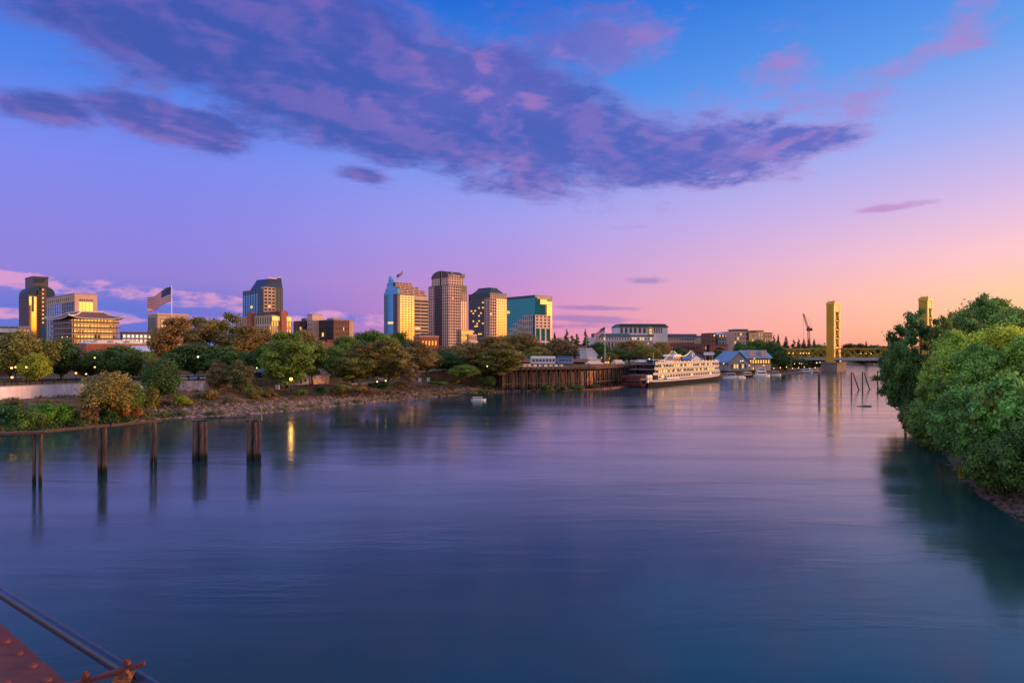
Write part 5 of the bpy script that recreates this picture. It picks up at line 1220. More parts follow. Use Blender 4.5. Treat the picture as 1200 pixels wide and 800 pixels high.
# ------------------------------------------------------------------ flags
M['flag_red'] = mat('flag_red', (.55,.02,.035), .8, var=.03); M['flag_white'] = mat('flag_white', (.75,.66,.68), .8, var=.03); M['flag_blue'] = mat('flag_blue', (.02,.035,.15), .8, var=.03); M['star'] = mat('flag_star', (.75,.72,.75), .8, var=0)
def flag(loc, W2, H2, droop, wave, pole_h, lab, ang=180.0, pr=.12, pm='white', rise=0.0, stars=True):
    """loc = foot of the pole; the flag hangs from the pole top toward direction ang"""
    r_ = empty('flagpole', loc, R(ang), label=lab, cat='flag')
    MB().tube([(0,0,0),(0,0,pole_h)], [pr*1.6, pr], 8).build('pole', M[pm], r_); MB().ball((0,0,pole_h+pr), pr*1.8, 8).build('finial', M['gold_paint'], r_)
    nx, ny = 38, 13; f_ = MB(); hl = pole_h - .02*pole_h
    def q(u, v):
        return (pr + u*W2, wave*math.sin(u*6.0+.7)*u*.8 + .25*wave*math.sin(u*13+v*2), hl - v*H2 - droop*u**1.3 + .10*H2*math.sin(u*7.5+v*.4)*u + rise*u)
    vs = [q(i/nx, j/ny) for j in range(ny+1) for i in range(nx+1)]; fs = []; mi = []
    for j in range(ny):
        for i in range(nx):
            a = j*(nx+1)+i; fs.append((a, a+1, a+nx+2, a+nx+1)); mi.append(2 if (i < nx*.4 and j < 7) else (0 if j % 2 == 0 else 1))
    f_.v = vs; f_.f = fs; f_.mi = mi; fl = f_.build('flag', [M['flag_red'], M['flag_white'], M['flag_blue']], r_, smooth=True)
    if stars:
        s_ = MB(); dlt = .02*H2
        for rw in range(9):
            for cl in range(6 if rw % 2 == 0 else 5):
                u = .4*(cl*2+1+(rw % 2))/12; v = (7/13)*(rw+1)/10; c0 = Vector(q(u, v)); R1 = .017*H2
                for sg in (-1, 1):
                    pts_ = [(c0.x + (R1 if k % 2 == 0 else R1*.42)*math.sin(k*math.pi/5), c0.y + sg*dlt, c0.z + (R1 if k % 2 == 0 else R1*.42)*math.cos(k*math.pi/5)) for k in range(10)]
                    s_.add(pts_, [tuple(range(10))])
        s_.build('stars', M['star'], fl)
    return r_
Yf = 264
flag((PX(201,Yf), Yf, zt_), 8.8, 5.6, 4.9, 1.0, PZ(334,Yf)-zt_, 'large striped star spangled flag streaming left from a tall white pole above the russet tree', 182, .16)
Yf = 800; flag((PX(463,Yf), Yf+10, PZ(335,Yf)), 7.5, 4.5, -5.5, .5, 14, 'tiny striped flag flying from the top of the spire tower', -10, .12, rise=0, stars=False)
Yf = 290; flag((PX(709,Yf), Yf, zd), 4.6, 2.4, 3.4, .4, PZ(382,Yf)-zd, 'small striped flag drooping left of a white pole before the arcaded hotel', 178, .08, stars=True)
p = P(670, 412, 320); o = MB().tube([(0,0,0),(0,0,PZ(394,300)-8)], [.12,.08], 6).build('light_mast', M['steel']); o.location = (PX(687,300), 300, 8); tag(o, 'thin bare mast beside the pink warehouse', 'mast')

# ------------------------------------------------------------------ paddle steamer
ang = math.atan2(.79, .605)
M['boat_white'] = mat('lilac_white_boat_paint', (.36,.33,.40), .5, var=.06, vs=.4)
M['deck_shade'] = mat('recess_shade_deckhouse', (.17,.10,.07), .6, var=.2, vs=.4)  # shade of the deck recesses put into the deckhouse wall colour
rb = empty('paddle_steamer', (51.6, 262, 0), ang, label='long white paddle steamer with three lamp lit decks, a black hull and two garlanded stacks', cat='riverboat')
Lb, Wb = 86, 11
def halfw(x):  # width factor along the hull
    if x > 70: return max(.04, math.cos((x-70)/16*math.pi/2)**.75)
    if x < 6: return .80 + .2*x/6
    return 1
def hull(z0, z1, fl0, fl1, xs0, xs1, sheer):
    b_ = MB(); n = 40; vs = []
    for i in range(n+1):
        x = xs0 + (xs1-xs0)*i/n; sh = sheer*(max(0, x-45)/41)**2*1.1 + sheer*.5*(max(0, 20-x)/20)**2
        for (z, f) in ((z0, fl0), (z1 + sh, fl1)):
            w2 = Wb/2*halfw(min(x, 85.8))*f; vs += [(x, Wb/2-w2, z if z == z0 and z0 < .5 else (z+sh if z == z0 else z)), (x, Wb/2+w2, z if z == z0 and z0 < .5 else (z+sh if z == z0 else z))]
    fs = []
    for i in range(n):
        a = i*4; c = a+4
        fs += [(a, c, c+2, a+2), (a+1, a+3, c+3, c+1), (a+2, c+2, c+3, a+3), (a, a+1, c+1, c)]
    fs += [(0,2,3,1), (n*4, n*4+1, n*4+3, n*4+2)]
    b_.add(vs, fs); return b_
hull(-.5, 1.9, .90, 1.0, 3, 86, 1.0).build('hull', M['black'], rb); hull(1.9, 2.7, 1.005, 1.01, 2.5, 86.3, 1.0).build('white_strake', M['boat_white'], rb)
def deck(x0, x1, z, inset, name='deck'):
    b_ = MB(); n = 30; up = []; dn = []
    poly = []
    for i in range(n+1): x = x0+(x1-x0)*i/n; poly.append((x, Wb/2 - (Wb/2)*halfw(x)*inset))
    for i in range(n, -1, -1): x = x0+(x1-x0)*i/n; poly.append((x, Wb/2 + (Wb/2)*halfw(x)*inset))
    b_.prism(poly, z-.16, z); b_.build(name, M['boat_white'], rb)
    rl_ = MB()
    for hh in (.45, .95): rl_.tube([(x, y+.12, z+hh) for x, y in poly[:n+1]], .045, 4)
    rl_.build('railing', M['white'], rb)
    ba = MB()
    for i in range(n): (xa, ya), (xb2, yb2) = poly[i], poly[i+1]; ba.add([(xa,ya+.1,z+.02),(xb2,yb2+.1,z+.02),(xb2,yb2+.1,z+.88),(xa,ya+.1,z+.88),(xa,ya+.16,z+.02),(xb2,yb2+.16,z+.02),(xb2,yb2+.16,z+.88),(xa,ya+.16,z+.88)], [(0,1,2,3),(7,6,5,4),(3,2,6,7)])
    ba.build('bulwark', M['boat_white'], rb)
    return poly
def house(x0, x1, z0, z1, ins, wn, wh=(.25,.8), lit=.0, m='white'):
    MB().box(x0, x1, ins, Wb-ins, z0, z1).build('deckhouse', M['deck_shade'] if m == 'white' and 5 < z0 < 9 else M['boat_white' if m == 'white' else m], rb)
    n = max(3, int((x1-x0)/wn)); rj = random.Random(int(z0*10)+n); w_ = (x1-x0)/n
    cache = {}
    for g in ('glass_arch', 'lit'): cache[g] = MB().box(-w_*.28, w_*.28, -.06, .02, (z1-z0)*wh[0], (z1-z0)*wh[1]).mesh('window', M[g])
    for i in range(n): o = bpy.data.objects.new('window', cache['lit' if rj.random() < lit else 'glass_arch']); link(o, rb); o.location = (x0+(i+.5)*w_, ins, z0)
house(12, 78, 2.9, 5.2, .9, 2.6, (.35,.78), .25); deck(6, 83, 5.2, 1.0)
house(14, 74, 5.2, 7.6, 2.0, 2.2, (.25,.8), .35); deck(7, 81, 7.6, 1.0)
house(15, 72, 7.6, 9.9, 2.2, 2.2, (.25,.8), .35); deck(8, 79, 9.9, .98)
house(16, 24, 9.9, 11.7, 3.0, 2, (.2,.7), 0, 'roof_blue'); house(31.5, 39, 9.9, 13.2, 3.5, 1.8, (.3,.75), .2, 'canvas_w'); house(24, 31, 9.9, 11.3, 3.4, 2, (.3,.7), .2)
MB().box(8, 20, 1.5, Wb-1.5, 11.75, 11.95).build('awning_roof', M['roof_blue'], rb); MB().prof([(30.8,13.2),(39.7,13.2),(38,14.2),(32.5,14.2)], 3.0, 8).build('pilothouse_roof', M['white'], rb)
house(50, 60, 9.9, 11.6, 3.4, 2, (.3,.7), .2); MB().prof([(49.5,11.6),(60.5,11.6),(55,13.4)], 3.0, 8).build('cabin_gable_roof', M['roof_blue'], rb)
post = MB().box(-.06,.06,.05,.17,0,2.4).mesh('post', M['white'])
for zz_ in (5.2, 7.6):
    for i in range(24): o = bpy.data.objects.new('post', post); link(o, rb); x = 8+i*2.9; o.location = (x, Wb/2-(Wb/2)*halfw(x), zz_)
bm2 = MB().ball((0,0,0), .17, 6).mesh('bulb', M['bulb'], True)
nb_ = 0
for zz_, n in ((4.7, 8), (7.2, 20), (9.55, 20), (10.9, 18)):
    for i in range(n):
        x = (10 if zz_ < 5 else 9) + (70 if zz_ > 5 else 18)*(i+.5)/n + rr.uniform(-.6,.6); 
        o = bpy.data.objects.new('deck_lamp', bm2); link(o, rb); o.location = (x, Wb/2-(Wb/2)*halfw(x)*.93 + (.3 if zz_ < 10.5 else .8), zz_)
for i, s_ in enumerate((32.8, 52.3)):
    st = MB().tube([(s_,4.2,9.9),(s_,4.2,16.2)], [.75,.62], 12).build('smoke_stack', M['black'] if False else M['steel'], rb, smooth=True)
    MB().tube([(s_,4.2,16.2),(s_,4.2,16.9)], [.62,1.15], 12).build('stack_crown', M['black'], st)
def garland(a, c, sag, n):
    b_ = MB(); pts_ = []
    for i in range(n+1):
        f = i/n; p_ = Vector(a).lerp(Vector(c), f); p_.z -= sag*4*f*(1-f); pts_.append(p_)
    MB().tube(pts_, .03, 4).build('garland_wire', M['black'], rb)
    for p_ in pts_: b_.ball(p_, .17, 5)
    b_.build('garland_bulbs', M['bulb'], rb)
garland((32.8,4.2,16.6), (52.3,4.2,16.6), 3.4, 34); garland((52.3,4.2,16.6), (62,4.2,10.2), .6, 14); garland((32.8,4.2,16.6), (24,4.2,11.6), .5, 10)
pw = empty('paddle_wheel', (0, Wb/2, 2.6)); pw.parent = rb
wr = MB()
for y in (-4, 0, 4): wr.tube([(2.3*math.cos(k*math.pi/9), y, 2.3*math.sin(k*math.pi/9)) for k in range(19)], .12, 5)
wr.build('wheel_rim', mat('paddle_red', (.20,.06,.05), .7), pw)
for k in range(12):
    a = k*math.pi/6; o = MB().box(1.5, 2.4, -4.4, 4.4, -.06, .06).build('paddle_blade', MATS['paddle_red'], pw); o.rotation_euler = (0, a, 0)
MB().box(2, 6, .5, 1.2, 1.9, 5.2).build('wheel_bracket', M['white'], rb); MB().box(-4, 6, .4, 1.0, 3.4, 3.8).build('wheel_arm', M['brick'], rb)
MB().tube([(84,Wb/2,3.2),(84.5,Wb/2,12)], [.1,.06], 6).build('jack_staff', M['white'], rb); MB().tube([(10,2,9.9),(10,2,15)], [.1,.06], 6).build('stern_mast', M['white'], rb)
MB().box(18, 30, -.02, .04, 2.95, 3.6).build('name_board', M['white'], rb)

rb.scale = (1.02, 1, .88)
# ------------------------------------------------------------------ small boats
def boat(px, Y, L2, lab, hm, cm, ang_, decks=1, cat='boat', grp='small boats moored past the steamer'):
    r_ = empty('motor_boat', (PX(px,Y), Y, 0), R(ang_), label=lab, cat=cat, group=grp); b_ = MB(); w2 = L2*.14; hh = L2*.10
    ys = [(-L2/2,.85),(-L2/4,1),(L2*.15,1),(L2*.38,.6),(L2*.5,.04)]; vs = []
    for x, f in ys: vs += [(x,-w2*f*.7,-.2),(x,w2*f*.7,-.2),(x,-w2*f,hh*(1+.25*(x/L2+.5))),(x,w2*f,hh*(1+.25*(x/L2+.5)))]
    fs = []
    for i in range(4): a=i*4; c=a+4; fs += [(a,c,c+2,a+2),(a+1,a+3,c+3,c+1),(a+2,c+2,c+3,a+3),(a,a+1,c+1,c)]
    fs += [(0,2,3,1),(16,17,19,18)]; b_.add(vs, fs); b_.build('hull', M[hm], r_)
    z = hh*1.05
    for k in range(decks):
        x0, x1 = -L2*.36+k*L2*.06, L2*.20-k*L2*.08; ch = 1.7 if L2 > 6 else .5
        MB().prof([(x0,z),(x1+ch*.3,z),(x1,z+ch),(x0,z+ch)], -w2*.7, w2*.7).build('cabin', M[cm], r_); MB().box(x0+ch*.2,x1-ch*.2,-w2*.72,-w2*.70,z+ch*.4,z+ch*.8).build('window', M['glass_arch'], r_)
        MB().box(x0-.3,x1+.2,-w2*.8,w2*.8,z+ch,z+ch+.12).build('roof', M['white'], r_); z += ch+.12
boat(561,192,4.2,'small white speedboat alone on the river near the bank','white','white',12,1,'speedboat',None)
boat(857,350,9,'white and blue cabin boat just past the steamer bow','white','roof_blue',20,1); boat(876,366,9,'dark hulled boat beside the gabled boathouse','black','grey_conc',30,1)
boat(893,372,10,'white double decked yacht below the blue roofed restaurant','white','white',18,2); boat(869,352,6,'little white boat between two cabin boats','white','white',30,1)
boat(934,425,9,'red hulled boat left of the bridge pier','brick','roof_blue',15,1); boat(945,432,9,'blue covered boat in the row left of the bridge pier','roof_blue','white',15,1); boat(955,438,9,'white cabined boat nearest the bridge pier','brick','white',15,1)
boat(909,388,7,'small pale boat at the lamp lit landing','white','grey_conc',15,1)
# landing with lamps below the restaurant
p0 = P(850, 440, 372); 
r_ = empty('floating_landing', (0,0,0), label='low floating landing with timber deck between the restaurant and the bridge', cat='landing'); q0 = (PX(880,378),378); q1 = (PX(960,446),446)
b_ = MB(); ribbon(b_, [Vector(q0), Vector(((q0[0]+q1[0])/2,(q0[1]+q1[1])/2)), Vector(q1)], -.2, .7, 3); b_.build('deck', M['wood_lt'], r_)
b_ = MB(); ribbon(b_, [Vector(q0)+Vector((-1,2)), Vector(q1)+Vector((-1,2))], .9, 1.0, .1); ribbon(b_, [Vector(q0)+Vector((-1,2)), Vector(q1)+Vector((-1,2))], 1.4, 1.5, .1); b_.build('rail', M['wood'], r_)
LL = 'small lamps on the landing left of the bridge'
names = ['first','second','third','fourth','fifth','sixth','seventh','eighth','ninth','tenth','eleventh','twelfth']
for i in range(11):
    f = (i+.5)/11; Y = q0[1]+(q1[1]-q0[1])*f; x = q0[0]+(q1[0]-q0[0])*f; lamp(600+800*x/(Y+2), 431.5-(i % 3)*.8, Y+2, .7, names[i]+' small lamp from the restaurant along the floating landing', 'globe', .30, LL, 'lamp')
for i, px in enumerate((925,931,937,939.5)): lamp(px, 425.5+(i % 2)*.6, 452, 2.5, names[i]+' lamp in the dark shore row under the bridge approach', 'globe', .28, 'shore lamps under the bridge approach', 'lamp')
for i, (px, py) in enumerate(((957,425),(961,424.5),(964,425))): lamp(px, py, 470, 1.5, ['left','middle','right'][i]+' lamp of a bright cluster beside the bridge pier', 'globe_w', .38, 'bright lamps beside the bridge pier', 'lamp')
for i, (px, py) in enumerate(((868,423),(870.5,422.5),(884,420),(878,428),(895,428),(848,426))): lamp(px, py, 362, 3.0, ['yellow lamp under the boathouse eave','second yellow lamp close under the boathouse eave','tall lamp in front of the restaurant','low lamp on the quay between boathouse and restaurant','low lamp on the quay before the restaurant','low lamp near the steamer bow'][i], 'globe', .30, 'quay lamps by the restaurant', 'lamp')
lamp(761, 420.5, 263, 0, 'white lamp on a pole at the steamer stern', 'globe_w', .26)
for px, Y, py, i in ((705,262,419,0),(714,262,420,1),(690,258,424,2)): lamp(px, py, Y, zd, ['globe lamp under the small flag','orange globe lamp right of the small flagpole','globe lamp at the end of the long awning'][i], 'globe', .14)

# ------------------------------------------------------------------ lift bridge
T1 = Vector((220, 467)); T2 = Vector((260, 429)); rd = (T2-T1).normalized(); span = (T2-T1).length
br = empty('lift_bridge', (T1.x, T1.y, 0), math.atan2(rd.y, rd.x), label='gold painted vertical lift bridge with two tall lattice towers and truss spans', cat='bridge')
G = M['gold_paint']; zD = 9.0
def tower(x0):
    tw = MB(); HW = 6.75
    for sg in (-1, 1):
        y0, y1 = (sg*HW, sg*(HW-3.1)); y0, y1 = min(y0,y1), max(y0,y1)
        tw.box(x0-2.45, x0+2.45, y0, y1, 6.6, 45.2)
        for xr in (-1.6,-.55,.55,1.6): tw.box(x0+xr-.1, x0+xr+.1, (y0-.14) if sg < 0 else y1, y0 if sg < 0 else y1+.14, 9, 44)
        tw.box(x0-2.7, x0+2.7, y0-.25, y1+.25, 6.4, 9.6)
    t_ = tw.build('tower_legs', G, br)
    cp = MB(); cp.prof([(-HW-.3,45.2),(HW+.3,45.2),(HW-.4,46.6),(HW*.55,47.3),(-HW*.55,47.3),(-HW+.4,46.6)], x0-2.7, x0+2.7, axis='x')
    cp.box(x0-2.3, x0+2.3, -HW+3, HW-3, 40.5, 45.2); cp.box(x0-1.9,x0+1.9,-3,3,47.3,47.8)
    for y in (-5.5,-2,2,5.5): cp.box(x0-1.6,x0-1.4,y-.1,y+.1,46.5,48.4); cp.box(x0+1.4,x0+1.6,y-.1,y+.1,46.5,48.4)
    cp.build('tower_head', G, br)
    lt = MB(); w = HW-3.1
    zs_ = [16.5, 22.5, 28.5, 34.5, 40.5]
    for xf in (x0-2.2, x0+2.2):
        for a, c in zip(zs_, zs_[1:]):
            lt.tube([(xf,-w,a),(xf,w,c)], .55, 4); lt.tube([(xf,w,a),(xf,-w,c)], .55, 4)
            lt.box(xf-.2,xf+.2,-w,w,a-.3,a+.3)
        lt.box(xf-.2,xf+.2,-w,-w+.8,14,40.5); lt.box(xf-.2,xf+.2,w-.8,w,14,40.5)
    lt.build('lattice', G, br)
    ar = MB(); pts_ = [(w*.92*math.cos(math.pi*k/12), 10.8+4.6*math.sin(math.pi*k/12)) for k in range(13)]
    for a, c in zip(pts_, pts_[1:]):   # spandrel over the road arch
        ar.add([(x0-2.3,a[0],a[1]),(x0-2.3,c[0],c[1]),(x0-2.3,c[0],16.6),(x0-2.3,a[0],16.6),(x0+2.3,a[0],a[1]),(x0+2.3,c[0],c[1]),(x0+2.3,c[0],16.6),(x0+2.3,a[0],16.6)], [(0,1,2,3),(7,6,5,4),(0,4,5,1),(3,2,6,7)])
    ar.build('portal_arch', G, br)
    MB().box(x0-5.2, x0+5.2, -9, 9, -2, 6.4).build('pier', M['pier'], br); MB().box(x0-5.6, x0+5.6, -9.4, 9.4, 5.4, 6.38).build('pier_cap', M['pier'], br)
tower(0); tower(span)
MB().box(-110, 130, -6.3, 6.3, 8.0, 8.9).build('deck', M['pier'], br)
for y in (-6.9, 6.4): MB().box(-110, 130, y, y+.5, 7.7, 9.5).build('fascia_girder', M['steel'], br)
for y in (-6.8, 6.75):
    r2 = MB(); r2.box(-110, 130, y, y+.06, 10.3, 10.4)
    for i in range(96): x = -110+i*2.5; r2.box(x, x+.08, y, y+.06, 9.5, 10.3)
    r2.build('railing', G, br)
def truss(x0, x1, n, rise, ends=(False, False)):
    for y in (-6.0, 6.0):
        b_ = MB(); d = (x1-x0)/n; top = [rise]*(n+1)
        if ends[0]: top[0] = .3
        if ends[1]: top[-1] = .3
        for i in range(n):
            xa, xb2 = x0+i*d, x0+(i+1)*d
            b_.tube([(xa,y,9.7+top[i]),(xb2,y,9.7+top[i+1])], .30, 4)
            if i % 2 == 0: b_.tube([(xa,y,9.6),(xb2,y,9.7+top[i+1])], .24, 4)
            else: b_.tube([(xa,y,9.7+top[i]),(xb2,y,9.6)], .24, 4)
            b_.tube([(xb2,y,9.6),(xb2,y,9.7+top[i+1])], .16, 4)
        b_.build('truss', G, br)
    b_ = MB()
    for i in range(1, n): x = x0+i*(x1-x0)/n; b_.tube([(x,-6,9.7+rise),(x,6,9.7+rise)], .2, 4)
    b_.build('portal_strut', G, br)
truss(3.0, span-3.0, 8, 5.7); truss(-46, -3.0, 8, 5.7, (True, False)); truss(span+3, span+50, 8, 5.7, (False, True))
for x in (-50, -80): MB().box(x-1.5, x+1.5, -7, 7, 0, 8).build('approach_pier', M['pier'], br)
for i, px in enumerate((921,924.5,929.5,938,941.5,945,948)):
    u = (px-600)/800; f = (u*467-220)/(rd.x-u*rd.y)
    x = T1.x+rd.x*f; Y = T1.y+rd.y*f
    lamp(px, 413.8, Y-3, 9.6, names[i]+' of the seven lamps in a line on the bridge approach', 'globe', .40, 'lamps on the bridge approach', 'lamp')
for i, px in enumerate((1009,1015,1021)): lamp(px, 414.2, 445, 9.6, names[i]+' lamp seen through the right truss span', 'globe', .26, 'lamps behind the right truss', 'lamp')

# ------------------------------------------------------------------ crane
Yc = 720; cr_ = empty('tower_crane', (PX(948,Yc), Yc, 6), 0, label='dark red lattice crane with raised boom on the skyline left of the bridge tower', cat='crane')
def lattice(a, c, w, n):
    b_ = MB(); a = Vector(a); c = Vector(c); 
    cs = [Vector((sx_*w, sy_*w, 0)) for sx_, sy_ in ((-1,-1),(1,-1),(1,1),(-1,1))]
    for q in cs: b_.tube([a+q, c+q*.6], .16, 4)
    for i in range(n):
        f0, f1 = i/n, (i+1)/n; k0 = 1-.4*f0; k1 = 1-.4*f1
        for j in range(4): b_.tube([a.lerp(c,f0)+cs[j]*k0, a.lerp(c,f1)+cs[(j+1)%4]*k1], .10, 4)
    return b_
cm_ = mat('crane_red', (.14,.05,.05), .7); lattice((0,0,0),(-.4,0,34),1.3,16).build('mast', cm_, cr_); lattice((-.4,0,30),(-6,0,PZ(367.5,Yc)-6),.9,10).build('boom', cm_, cr_)
MB().box(-2,3,-1.5,1.5,29,32).build('cab', cm_, cr_); MB().tube([(-6,0,PZ(367.5,Yc)-6),(-5.8,0,14)], .10, 4).build('hoist_cable', M['black'], cr_); MB().tube([(2.5,0,31),(1,0,40),(-5.5,0,PZ(370,Yc)-6)], .10, 4).build('pendant_line', M['black'], cr_)

# ------------------------------------------------------------------ mooring piles in the river, right
def rpile(px, y0, y1, r, lab, top=None, name='mooring_pile'):
    Y = 11200/(y1-411); a = Vector((PX(px,Y), Y, -1.2)); tx = PX(top if top is not None else px, Y); c = Vector((tx, Y, PZ(y0,Y)))
    o = MB().tube([a-a, Vector((0,0,.4)) if top is None else (c-a)*.3, c-a], [r, r*.97, r*.8], 8).build(name, M['wetwood']); o.location = a; tag(o, lab, 'pile', 'mooring piles off the west bank')
rpile(960,438,463,.42,'thick lone pile standing nearest in the open river, bridge behind'); rpile(985.6,436,459.5,.16,'thin upright pile in front of the bridge pier'); rpile(997.8,436,459,.27,'upright pile of the left braced pair'); rpile(1008,436.5,457,.24,'slanting brace pile of the left pair',999.5)
rpile(1010.8,435.5,458.5,.27,'upright pile of the right braced pair'); rpile(1020.5,436.5,456,.24,'slanting brace pile of the right pair',1012.5); rpile(1028.6,434,456.5,.26,'single upright pile closest to the west bank trees')
b_ = MB(); b_.tube([(-3,0,.05),(0,0,.15),(.8,.1,.05)], [.06,.16,.1], 6); b_.tube([(-.4,0,.1),(-2.2,.2,.9)], [.07,.02], 5); b_.tube([(.2,0,.1),(.9,.3,.6)], [.06,.02], 5); o = b_.build('driftwood_log', M['wetwood']); o.location = (PX(1018,172), 172, 0); tag(o, 'bleached branching driftwood log lying in the shallow river', 'driftwood')

# ------------------------------------------------------------------ old pile clusters, left
M['cap_rust'] = mat('rusty_waler', (.16,.075,.06), .85, var=.3, vs=2)
def cluster(px, Y, ytop, offs, r, lab, cap=True):
    r_ = empty('pile_cluster', (PX(px,Y), Y, 0), label=lab, cat='pile cluster', group='old timber pile clusters')
    zt3 = PZ(ytop, Y)
    for i, (x, y, t_) in enumerate(offs):
        rj = random.Random(px*7+i); zz3 = zt3 - (0 if cap else rj.uniform(0,.85)); n = 9; ln = rj.uniform(-.10,.10); pts_ = [(x*(1-t_*k/n*.25) + ln*k/n + rj.uniform(-.03,.03), y, -1.5 + (zz3+1.5)*k/n) for k in range(n+1)]
        MB().tube(pts_, [r*(1.08-.16*k/n)*rj.uniform(.94,1.05) for k in range(n+1)], 9).build('pile', M['pile_wood'], r_, smooth=True)
    if not cap:
        MB().tube([(-.75,-.5,zt3-.55),(.75,-.5,zt3-.55),(.8,.4,zt3-.55),(-.8,.4,zt3-.55),(-.75,-.5,zt3-.55)], .04, 5).build('wire_band', M['black'], r_)
    return r_
cluster(43, 71.5, 506.5, [(-.26,0,0.1),(.28,.1,-.2)], .17, 'leftmost slim pair of leaning piles under the end of the rusty beam')
cluster(120, 77.3, 499.5, [(-.24,0,.2),(.22,.05,0)], .26, 'sturdier dark pair of piles, second from the left')
cluster(180, 83.8, 493, [(-.22,0,0),(.22,.1,.1)], .18, 'slim pair of piles in the middle of the row')
cluster(234, 87.2, 488, [(-.72,0,.1),(-.32,-.3,0),(.05,.1,0),(.38,-.2,0),(.70,.1,.1)], .26, 'thick bundle of five piles, left of the two bundles', False)
cluster(297.5, 87.2, 488, [(-.68,0,0),(-.30,-.3,0),(.06,.12,0),(.36,-.25,0),(.68,0,.1)], .26, 'thick bundle of five piles, right of the two bundles', False)
def beam(a, c, w, hh, lab, name='timber_beam', extra=None):
    a = Vector(a); c = Vector(c); t_ = (c-a); L2 = t_.length; r_ = empty(name, a, math.atan2(t_.y, t_.x), label=lab, cat='beam', group='rusty beams over the left piles')
    MB().box(0, L2, -w/2, w/2, 0, hh).build('plank', M['cap_rust'], r_); MB().box(0, L2, -w/2-.06, -w/2+.0, -.12, .10).build('stringer', M['wood'], r_)
    for x in (extra or []): MB().tube([(x,0,hh),(x,0,hh+.9)], .03, 5).build('stake', M['steel'], r_)
    return r_
c1 = P(43,506.5,71.5); c2 = P(120,499.5,77.3); c3 = P(180,493,83.8); c4 = P(234,488,87.2); c5 = P(297.5,488,87.2)
beam((c1.x-14, c1.y-5.5, c1.z+.02), (c1.x+1.0, c1.y, c1.z+.02), .7, .16, 'rusty beam running out of the frame at the left', extra=[9,11.5])
beam((c1.x+.6, c1.y+.5, c1.z+.06), (c2.x+.6, c2.y+.2, c2.z+.04), .35, .14, 'rusty beam between the slim pair and the dark pair'); beam((c2.x+.7, c2.y+.3, c2.z+.04), (c3.x+.9, c3.y, c3.z+.04), .35, .14, 'rusty beam between the dark pair and the middle pair')
MB_ = MB(); MB_.tube([c4+Vector((.9,0,-.1)), c4.lerp(c5,.5)+Vector((0,0,-.22)), c5+Vector((-.9,0,-.1))], .05, 5); tag(MB_.build('hanging_cable', M['black']), 'thin dark cable hanging between the two thick pile bundles', 'cable')
MB_ = MB(); MB_.tube([c5+Vector((1.0,0,-.5)), c5+Vector((1.0,0,1.0))], .05, 5); tag(MB_.build('signal_post', M['steel']), 'thin metal post beside the top of the right pile bundle', 'post')

# ------------------------------------------------------------------ our own bridge: riveted girder, pipe and clamp
def rust(name, c1, c2, sc):
    m = bpy.data.materials.new(name); m.use_nodes = True; t = NT(m.node_tree); b = m.node_tree.nodes['Principled BSDF']
    g = t.n('ShaderNodeNewGeometry').outputs['Position']; n_ = t.noise(g, sc, 7, .7); f_ = t.noise(g, sc*9, 4, .7)
    c = t.mix(t.rng(n_, .4, .62), (*c1,1), (*c2,1)); c = t.mix(t.m('MULTIPLY', t.rng(f_, .58, .7), .5), c, (c1[0]*.35, c1[1]*.35, c1[2]*.35, 1))
    t.put(b.inputs['Base Color'], c); b.inputs['Roughness'].default_value = .62; b.inputs['Specular IOR Level'].default_value = .35
    bn = t.n('ShaderNodeBump'); bn.inputs['Strength'].default_value = .35; bn.inputs['Distance'].default_value = .004; t.put(bn.inputs['Height'], f_); t.put(b.inputs['Normal'], bn.outputs[0]); return m
RU = rust('oxide_red_steel', (.16,.038,.032), (.09,.028,.025), 5); RB = rust('orange_rust', (.30,.11,.04), (.12,.04,.03), 30); BP = rust('dark_pipe_paint', (.012,.035,.085), (.015,.02,.035), 8)
BP.node_tree.nodes['Principled BSDF'].inputs['Roughness'].default_value = .22; BP.node_tree.nodes['Principled BSDF'].inputs['Specular IOR Level'].default_value = .45
dE = Vector((.768, -.64)); nE = Vector((-.64, -.768)); A0 = Vector((-2.84, 3.78)); ag = math.atan2(dE.y, dE.x)
gr_ = empty('bridge_girder', (A0.x, A0.y, 12.5), ag, label='oxide red riveted girder flange of the bridge underfoot', cat='girder')
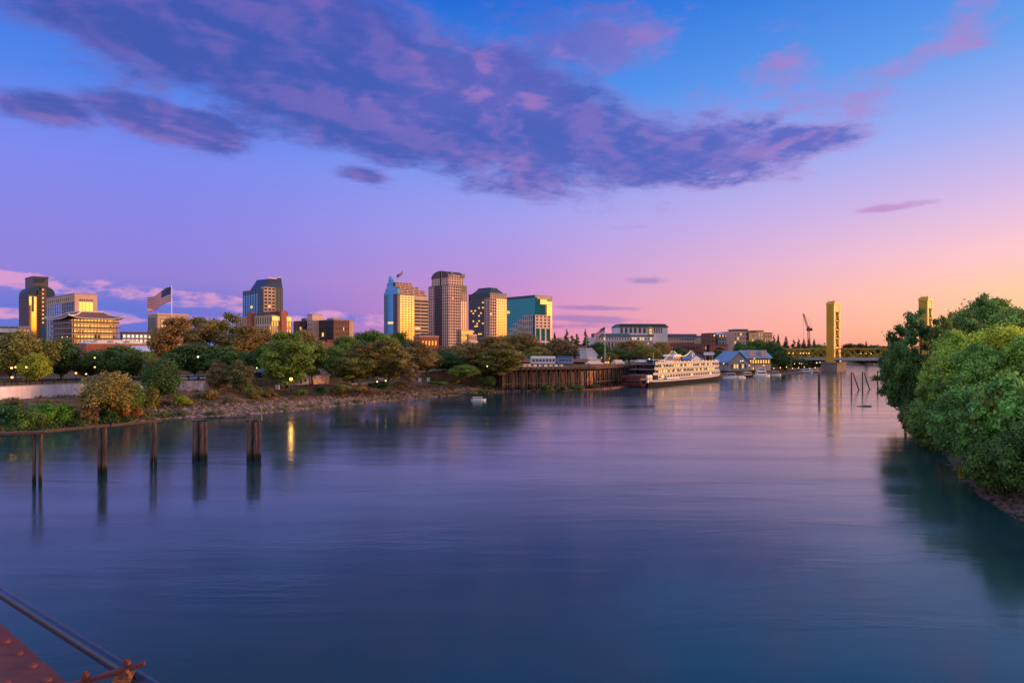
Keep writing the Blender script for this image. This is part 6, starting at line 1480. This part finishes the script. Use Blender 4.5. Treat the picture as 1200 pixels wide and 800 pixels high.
MB().box(-6, 6, -.42, 0, -.025, 0).build('flange', RU, gr_); MB().box(-6, 6, -.24, -.22, -1.3, -.025).build('web', RU, gr_)
rm = MB().ball((0,0,0), .022, 14, sz=.6, half=True).mesh('rivet', RU, True)
r0 = Vector((-2.61, 3.52)) - A0; lx = r0.dot(dE); ly = r0.dot(Vector((-dE.y, dE.x)))
for k in range(-8, 12):
    o = bpy.data.objects.new('rivet', rm); link(o, gr_); o.location = (lx + k*.2134, ly, 0)
    if k % 1 == 0: o = bpy.data.objects.new('rivet', rm); link(o, gr_); o.location = (lx + (k+.5)*.2134, ly-.13, 0)
pa = Vector((-2.85, 3.80, 12.66)); pb_ = Vector((-1.44, 2.70, 12.68)); pd = (pb_-pa)
o = MB().tube([pa-pd*3, pa, pb_, pb_+pd*3], .0275, 16).build('pipe_rail', BP, smooth=True); tag(o, 'dark blue painted pipe running along the outside of the girder', 'pipe')
cl = empty('pipe_clamp', (-1.497, 2.74, 12.745), math.atan2(-.28, -.96), label='rusty clamp bar with nuts that holds the dark pipe', cat='clamp')
b_ = MB(); zz1 = -.125; b_.add([(-.02,-.016,-.007),(.62,-.016,zz1-.018),(.62,.016,zz1-.018),(-.02,.016,-.007),(-.02,-.016,.008),(.62,-.016,zz1),(.62,.016,zz1),(-.02,.016,.008)], [(0,3,2,1),(4,5,6,7),(0,1,5,4),(1,2,6,5),(2,3,7,6),(3,0,4,7)]); b_.build('bar', RU, cl)
MB().box(.56,.62,-.03,.03,-.25,zz1-.019).build('standoff', RU, cl)
def nut(x, y, z, m, r=.018, hh=.018): b2_ = MB(); b2_.prism([(x+r*math.cos(k*math.pi/3), y+r*math.sin(k*math.pi/3)) for k in range(6)], z, z+hh); b2_.tube([(x,y,z+hh-.001),(x,y,z+hh*1.45)], r*.5, 10); b2_.build('nut', m, cl)
nut(.045, 0, .004, RU, .016, .014); nut(.19, 0, -.033, RU, .015, .02); nut(.035, .036, -.034, RB, .016, .020); nut(.07, .040, -.048, RB, .014, .016)
MB().box(.02,.085,-.03,.058,-.050,-.036).build('saddle', RB, cl)
